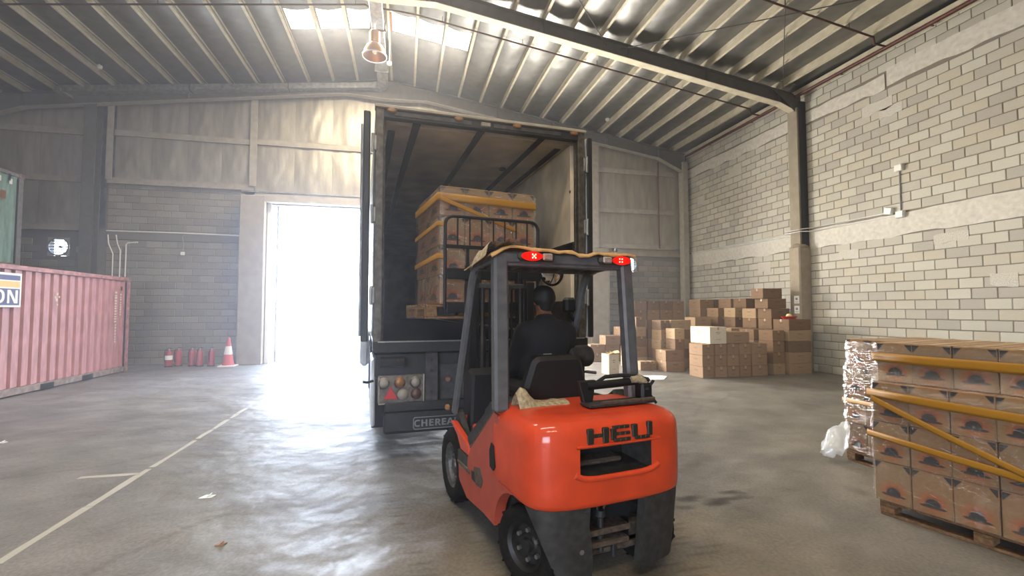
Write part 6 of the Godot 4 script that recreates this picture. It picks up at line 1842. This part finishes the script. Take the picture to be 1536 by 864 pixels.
	part("free_lift_cylinder", MB.new().tube([Vector3(-0.02, 0.5, -1.63), Vector3(-0.02, 1.66, -1.63)], 0.045, 14), M.mast_paint, f)
	for x in [-0.07, 0.05]:
		part("mast_hose", MB.new().tube([Vector3(x, 0.6, -1.55), Vector3(x, 1.3, -1.55), Vector3(x * 1.3, 1.80, -1.56), Vector3(x * 1.3, 1.86, -1.60), Vector3(x, 1.70, -1.66)], 0.012, 8), M.rubber, f)
	for y in [1.62, 1.93]:
		part("carriage_bar", MB.new().box(Vector3(-0.02, y, -1.685), Vector3(0.96, 0.10, 0.035), 0.006), M.mast_paint, f)
	for s in [-1.0, 1.0]:
		part("carriage_plate", MB.new().box(Vector3(s * 0.20, 1.78, -1.66), Vector3(0.03, 0.46, 0.09), 0.006), M.mast_paint, f)
	# load backrest
	b = MB.new()
	var fr := [Vector3(-0.50, 1.60, -1.74), Vector3(-0.50, 2.385, -1.74)]
	for p in arc(Vector2(-0.42, 2.395), 0.08, PI, PI / 2, 5): fr.append(Vector3(p.x, p.y, -1.74))
	for p in arc(Vector2(0.38, 2.395), 0.08, PI / 2, 0.0, 5): fr.append(Vector3(p.x, p.y, -1.74))
	fr.append(Vector3(0.46, 2.385, -1.74)); fr.append(Vector3(0.46, 1.60, -1.74))
	b.tube(fr, 0.016, 8)
	part("backrest_frame", b, M.mast_paint, f)
	part("backrest_rail", MB.new().box(Vector3(-0.02, 2.19, -1.74), Vector3(0.96, 0.035, 0.018), 0.004), M.mast_paint, f)
	for i in 7:
		part("backrest_bar", MB.new().box(Vector3(-0.38 + 0.12 * i, 2.33, -1.74), Vector3(0.014, 0.28, 0.014), 0.003), M.mast_paint, f)
	for x in [-0.28, 0.24]:
		part("backrest_bar", MB.new().box(Vector3(x, 2.0, -1.74), Vector3(0.03, 0.40, 0.014), 0.003), M.mast_paint, f)
	# cardboard laid over the guard: its own thing
	b = MB.new()
	var cn2 := FastNoiseLite.new(); cn2.seed = 14; cn2.frequency = 2.5; cn2.fractal_octaves = 3
	var top_rows := []; var bot_rows := []
	for j in 13:
		var v := j / 12.0
		var ra := PackedVector3Array(); var rb := PackedVector3Array()
		for i in 29:
			var u := i / 28.0
			var edge := cn2.get_noise_2d(u * 5.0, v * 4.0)
			var x := lerpf(-0.58, 0.56, u) + 0.012 * edge
			var z := lerpf(-0.335, -0.92, v) + (0.02 * cn2.get_noise_2d(u * 14.0, 3.0) if j == 0 else 0.0)
			var y := 2.005 - 0.065 * v + 0.012 * cn2.get_noise_2d(u * 3.0, v * 2.0) + 0.016 * exp(-pow((u - 0.16) * 9.0, 2.0))
			if u < 0.09: y -= (0.09 - u) * 0.55
			if j == 0:
				y -= 0.022 + 0.010 * cn2.get_noise_2d(u * 9.0, 7.0)
				z = -0.326
			if j == 1: z = -0.338
			if absf(u - 0.62) < 0.05 and j < 3: y -= 0.018
			ra.append(Vector3(x, y + 0.009, z)); rb.append(Vector3(x, y, z))
		top_rows.append(ra); bot_rows.append(rb)
	b.loft(top_rows, false, 0)
	var fl := []
	for row in bot_rows:
		var q2: PackedVector3Array = row.duplicate(); q2.reverse(); fl.append(q2)
	b.loft(fl, false, 1)
	b.flat()
	for i in 28:
		b.oquad(top_rows[0][i], top_rows[0][i + 1], bot_rows[0][i + 1], bot_rows[0][i], Vector3(0, 0, 1))
		b.oquad(top_rows[12][i], top_rows[12][i + 1], bot_rows[12][i + 1], bot_rows[12][i], Vector3(0, 0, -1))
	for j in 12:
		b.oquad(top_rows[j][0], top_rows[j + 1][0], bot_rows[j + 1][0], bot_rows[j][0], Vector3(-1, 0, 0))
		b.oquad(top_rows[j][28], top_rows[j + 1][28], bot_rows[j + 1][28], bot_rows[j][28], Vector3(1, 0, 0))
	var card := part("cardboard_sheet", b, M.kraft_flap)
	card.transform = fork_xf()
	tag(card, "ragged brown cardboard sheet laid over the forklift's overhead guard", "cardboard")
	var cl := MB.new()
	var rr3 := []
	for j in 6:
		var row := PackedVector3Array()
		for i in 15:
			var u := i / 14.0; var v := j / 5.0
			var drop := maxf(0.0, 0.10 - u) * 0.9
			row.append(Vector3(-0.62 + 0.30 * u, 2.035 - drop - 0.05 * v + 0.022 * cn2.get_noise_2d(u * 7.0, v * 5.0) + 0.035 * exp(-pow((u - 0.62) * 5.0, 2.0)) * (1.0 - v), lerpf(-0.33, -0.62, v) - 0.02 * sin(u * 9.0)))
		rr3.append(row)
	cl.loft(rr3, false, 0)
	var cloth := part("torn_sack", cl, M.rag)
	cloth.transform = fork_xf()
	tag(cloth, "crumpled torn sacking on the left corner of the forklift guard", "sacking")

func wheel_part(f: Node3D, called: String, at: Vector3, rad: float, w: float, s: float, rim: Material) -> MeshInstance3D:
	var h := w / 2
	var ri := rad * 0.60
	var b := MB.new()
	var turn := Transform3D(Basis(Vector3.BACK, -s * PI / 2), at)   # +y of the profile faces outwards
	b.lathe([Vector2(ri, h * 0.72), Vector2(ri + 0.02, h * 0.95), Vector2(rad * 0.80, h), Vector2(rad * 0.93, h * 0.90), Vector2(rad, h * 0.62), Vector2(rad, -h * 0.62), Vector2(rad * 0.93, -h * 0.9), Vector2(ri, -h)].map(func(p): return p), 40, turn, false)
	# tread bars
	for i in 28:
		var t := TAU * i / 28
		var d := Vector3(0, cos(t), sin(t))
		b.box(at + d * (rad - 0.003) + Vector3(s * h * 0.42 * (1 if i % 2 == 0 else -1), 0, 0), Vector3(w * 0.44, 0.012, 0.020), 0.004, Basis(Vector3.RIGHT, -t + PI / 2 * 0.0))
	var tw := part(called, b, M.tyre, f)
	b = MB.new()
	b.lathe([Vector2(0, h * 0.30), Vector2(ri * 0.42, h * 0.30), Vector2(ri * 0.50, h * 0.15), Vector2(ri * 0.82, h * 0.15), Vector2(ri * 0.88, h * 0.55), Vector2(ri * 1.02, h * 0.78), Vector2(ri * 1.04, h * 0.70)], 32, turn)
	part("rim", b, rim, tw)
	part("hub_cap", MB.new().lathe([Vector2(0, h * 0.62), Vector2(ri * 0.26, h * 0.58), Vector2(ri * 0.32, h * 0.30)], 16, turn), rim, tw)
	for i in 6:
		var t := TAU * i / 6
		part("wheel_nut", MB.new().lathe([Vector2(0, h * 0.42), Vector2(0.013, h * 0.42), Vector2(0.014, h * 0.15)], 6, turn * Transform3D(Basis.IDENTITY, Vector3(cos(t) * ri * 0.62, 0, sin(t) * ri * 0.62))), M.chrome, tw)
	return tw

# ------------------------------------------------------------------ the driver: distance fields to tapered bones, meshed as surface nets
func sdf_mesh(bones: Array, cell: float, blend: float, b: MB) -> void:
	# bones: [from, to, radius at from, radius at to]
	var lo := Vector3.INF; var hi := -Vector3.INF
	for q in bones:
		var r: float = maxf(q[2], q[3]) + cell * 3.0 + blend
		lo = lo.min((q[0] as Vector3) - Vector3.ONE * r).min((q[1] as Vector3) - Vector3.ONE * r)
		hi = hi.max((q[0] as Vector3) + Vector3.ONE * r).max((q[1] as Vector3) + Vector3.ONE * r)
	var nx := int((hi.x - lo.x) / cell) + 2; var ny := int((hi.y - lo.y) / cell) + 2; var nz := int((hi.z - lo.z) / cell) + 2
	var fld := PackedFloat32Array(); fld.resize(nx * ny * nz); fld.fill(1.0)
	for q in bones:
		var A: Vector3 = q[0]; var B: Vector3 = q[1]
		var ra: float = q[2]; var rb: float = q[3]
		var r: float = maxf(ra, rb) + cell * 2.0 + blend
		var mn := A.min(B) - Vector3.ONE * r; var mx := A.max(B) + Vector3.ONE * r
		var d := B - A
		var dd := maxf(d.length_squared(), 1e-9)
		for k in range(maxi(0, int((mn.z - lo.z) / cell)), mini(nz, int((mx.z - lo.z) / cell) + 2)):
			for j in range(maxi(0, int((mn.y - lo.y) / cell)), mini(ny, int((mx.y - lo.y) / cell) + 2)):
				for i in range(maxi(0, int((mn.x - lo.x) / cell)), mini(nx, int((mx.x - lo.x) / cell) + 2)):
					var p := lo + Vector3(i, j, k) * cell
					var t := clampf((p - A).dot(d) / dd, 0.0, 1.0)
					var v := p.distance_to(A + d * t) - lerpf(ra, rb, t)
					var at := (k * ny + j) * nx + i
					var w := fld[at]
					var hh := maxf(blend - absf(v - w), 0.0) / blend
					fld[at] = minf(v, w) - hh * hh * blend * 0.25
	var vert := {}
	var pts := PackedVector3Array()
	for k in nz - 1:
		for j in ny - 1:
			for i in nx - 1:
				var base := (k * ny + j) * nx + i
				var s := 0
				var vals := PackedFloat32Array()
				for c in 8:
					var v := fld[base + (c & 1) + ((c >> 1) & 1) * nx + (c >> 2) * nx * ny]
					vals.append(v)
					if v < 0.0: s += 1
				if s == 0 or s == 8: continue
				var sum := Vector3.ZERO; var n := 0
				for e in [[0, 1], [2, 3], [4, 5], [6, 7], [0, 2], [1, 3], [4, 6], [5, 7], [0, 4], [1, 5], [2, 6], [3, 7]]:
					var va := vals[e[0]]; var vb := vals[e[1]]
					if (va < 0.0) == (vb < 0.0): continue
					var t := va / (va - vb)
					var pa := Vector3(e[0] & 1, (e[0] >> 1) & 1, e[0] >> 2); var pb := Vector3(e[1] & 1, (e[1] >> 1) & 1, e[1] >> 2)
					sum += pa.lerp(pb, t); n += 1
				vert[base] = pts.size()
				pts.append(lo + (Vector3(i, j, k) + sum / n) * cell)
	b.smooth(0)
	var st := [1, nx, nx * ny]
	for base in vert:
		for a in 3:
			var nb: int = base + st[a]
			if nb >= fld.size() or (fld[base] < 0.0) == (fld[nb] < 0.0): continue
			var u: int = st[(a + 1) % 3]; var w: int = st[(a + 2) % 3]
			if not (vert.has(base - u) and vert.has(base - w) and vert.has(base - u - w)): continue
			var q := [pts[vert[base]], pts[vert[base - u]], pts[vert[base - u - w]], pts[vert[base - w]]]
			if fld[base] < 0.0: b.quad(q[0], q[1], q[2], q[3])
			else: b.quad(q[3], q[2], q[1], q[0])

func driver() -> void:
	# sits on the seat, looking up at the load; x right, -z forward, in the truck's own frame
	var o := thing("person", "driver in dark clothing seated in the forklift, seen from behind between the guard legs", "person")
	o.transform = fork_xf().translated_local(Vector3(-0.03, 0, 0))
	var hip := Vector3(0.02, 1.165, -0.70)
	var chest := Vector3(0.03, 1.36, -0.70); var neck := Vector3(0.035, 1.525, -0.72)
	var head := Vector3(0.04, 1.665, -0.755)
	var body := [[hip + Vector3(-0.07, 0, 0), hip + Vector3(0.07, 0, 0), 0.115, 0.115], [hip, chest, 0.125, 0.135], [chest + Vector3(-0.06, 0, 0), chest + Vector3(0.06, 0, 0), 0.115, 0.115], [chest + Vector3(-0.13, 0.07, 0), chest + Vector3(0.13, 0.07, 0), 0.075, 0.075], [chest + Vector3(0, 0.08, 0), neck, 0.085, 0.055], [neck, neck + Vector3(0.003, 0.06, -0.02), 0.054, 0.05]]
	var arms := []; var hands := []
	for s in [-1.0, 1.0]:
		var sh := chest + Vector3(s * 0.19, 0.06, 0)
		var el := sh + Vector3(s * 0.045, -0.25, -0.09)
		var wr := Vector3(s * 0.15, 1.235, -0.945)
		arms.append_array([[sh, el, 0.056, 0.044], [el, wr, 0.043, 0.029]])
	var legs := []
	for s in [-1.0, 1.0]:
		var th := hip + Vector3(s * 0.09, -0.02, -0.02)
		var kn := Vector3(s * 0.15, 1.10, -1.10); var an := Vector3(s * 0.14, 0.60, -1.16)
		legs.append_array([[th, kn, 0.085, 0.06], [kn, an, 0.056, 0.040]])
	var b := MB.new()
	sdf_mesh(body + arms + legs, 0.016, 0.05, b)
	# head: skull, jaw, nose, ears; finer cells
	var hb := [[head + Vector3(0, 0.025, 0.012), head + Vector3(0, 0.03, -0.022), 0.076, 0.074], [head + Vector3(0, -0.03, -0.02), head + Vector3(0, -0.07, -0.045), 0.058, 0.038], [head + Vector3(0, -0.02, 0.01), neck + Vector3(0, 0.03, -0.01), 0.055, 0.05], [head + Vector3(0, 0.012, -0.096), head + Vector3(0, -0.022, -0.106), 0.009, 0.014]]
	for s in [-1.0, 1.0]:
		hb.append([head + Vector3(s * 0.076, 0.012, 0.008), head + Vector3(s * 0.074, -0.022, 0.004), 0.012, 0.009])
		hb.append([head + Vector3(s * 0.02, 0.03, -0.088), head + Vector3(s * 0.045, 0.03, -0.078), 0.010, 0.009])
	hb.append([head + Vector3(-0.018, -0.048, -0.082), head + Vector3(0.018, -0.048, -0.082), 0.009, 0.009])
	sdf_mesh(hb, 0.006, 0.014, b)
	# hands on the wheel: palm, four fingers closing over the rim, thumb from the side
	for s in [-1.0, 1.0]:
		var wr := Vector3(s * 0.15, 1.235, -0.945)
		var pm := wr + Vector3(0, 0.0, -0.085)
		var hd := [[wr, wr + Vector3(s * 0.012, 0.008, -0.06), 0.027, 0.020], [wr, wr + Vector3(-s * 0.016, 0.006, -0.06), 0.026, 0.020]]
		for i in 4:
			var x: float = s * (0.032 - 0.021 * i)
			var ln: float = [0.036, 0.044, 0.041, 0.032][i]
			var k0 := pm + Vector3(x, 0.008, 0.012)
			var k1 := k0 + Vector3(0, -0.004, -ln)
			var k2 := k1 + Vector3(0, -0.026, -0.006)
			var k3 := k2 + Vector3(0, -0.012, 0.016)
			hd.append_array([[k0, k1, 0.0095, 0.009], [k1, k2, 0.009, 0.0085], [k2, k3, 0.0085, 0.008]])
		var t0 := wr + Vector3(-s * 0.026, 0.0, -0.03)
		hd.append_array([[t0, t0 + Vector3(-s * 0.022, -0.010, -0.030), 0.012, 0.010], [t0 + Vector3(-s * 0.022, -0.010, -0.030), t0 + Vector3(-s * 0.012, -0.024, -0.052), 0.0095, 0.0085]])
		sdf_mesh(hd, 0.004, 0.006, b)
	part("body", b, M.skin, o)
	# clothes: the same bones, a little thicker
	var grow := func(list: Array, g: float) -> Array:
		return list.map(func(q): return [q[0], q[1], q[2] + g, q[3] + g])
	b = MB.new()
	var sl := []
	for i in arms.size():
		var q: Array = arms[i]
		sl.append(q if i % 2 == 0 else [q[0], (q[0] as Vector3).lerp(q[1], 0.86), q[2], lerpf(q[2], q[3], 0.86)])
	sdf_mesh(grow.call(body.slice(0, 5), 0.014) + grow.call(sl, 0.013), 0.016, 0.05, b)
	part("jacket", b, M.shirt, o)
	b = MB.new()
	var tl := []
	for i in legs.size():
		var q: Array = legs[i]
		tl.append(q if i % 2 == 0 else [q[0], (q[0] as Vector3).lerp(q[1], 0.9), q[2], q[3]])
	sdf_mesh(grow.call([body[0]], 0.016) + grow.call(tl, 0.014), 0.016, 0.05, b)
	part("trousers", b, M.trousers, o)
	for s in [-1.0, 1.0]:
		b = MB.new()
		sdf_mesh([[Vector3(s * 0.14, 0.555, -1.14), Vector3(s * 0.14, 0.535, -1.24), 0.045, 0.038], [Vector3(s * 0.14, 0.62, -1.155), Vector3(s * 0.14, 0.56, -1.15), 0.046, 0.046]], 0.010, 0.03, b)
		part("shoe", b, M.shoe, o)
	b = MB.new()
	sdf_mesh([[head + Vector3(0, 0.04, 0.022), head + Vector3(0, 0.046, -0.02), 0.081, 0.077], [head + Vector3(0, 0.0, 0.040), head + Vector3(0, -0.045, 0.036), 0.062, 0.050], [head + Vector3(-0.05, 0.02, 0.012), head + Vector3(0.05, 0.02, 0.012), 0.046, 0.046]], 0.007, 0.02, b)
	part("hair", b, M.hair, o)
	for s in [-1.0, 1.0]:
		part("eye", MB.new().lathe([Vector2(0, 0.012), Vector2(0.009, 0.008), Vector2(0.012, 0.0), Vector2(0.009, -0.008), Vector2(0, -0.012)], 10, Transform3D(Basis.IDENTITY, head + Vector3(s * 0.032, 0.012, -0.078)), false), M.cone_white, o)

# ------------------------------------------------------------------ pale veil before the left part of the doorway, set as a fog volume
func pale_veil() -> void:
	var f := FogVolume.new()
	f.name = "pale_veil"
	f.shape = RenderingServer.FOG_VOLUME_SHAPE_ELLIPSOID
	f.size = Vector3(9.0, 6.6, 14.4)
	f.position = Vector3(-2.2, 1.9, -8.2)
	var m := FogMaterial.new()
	m.density = 0.011; m.albedo = Color(0.86, 0.90, 1.0)
	f.material = m
	tag(f, "pale hazy veil over the left part of the doorway", "haze", "", "stuff")
	add_child(f)
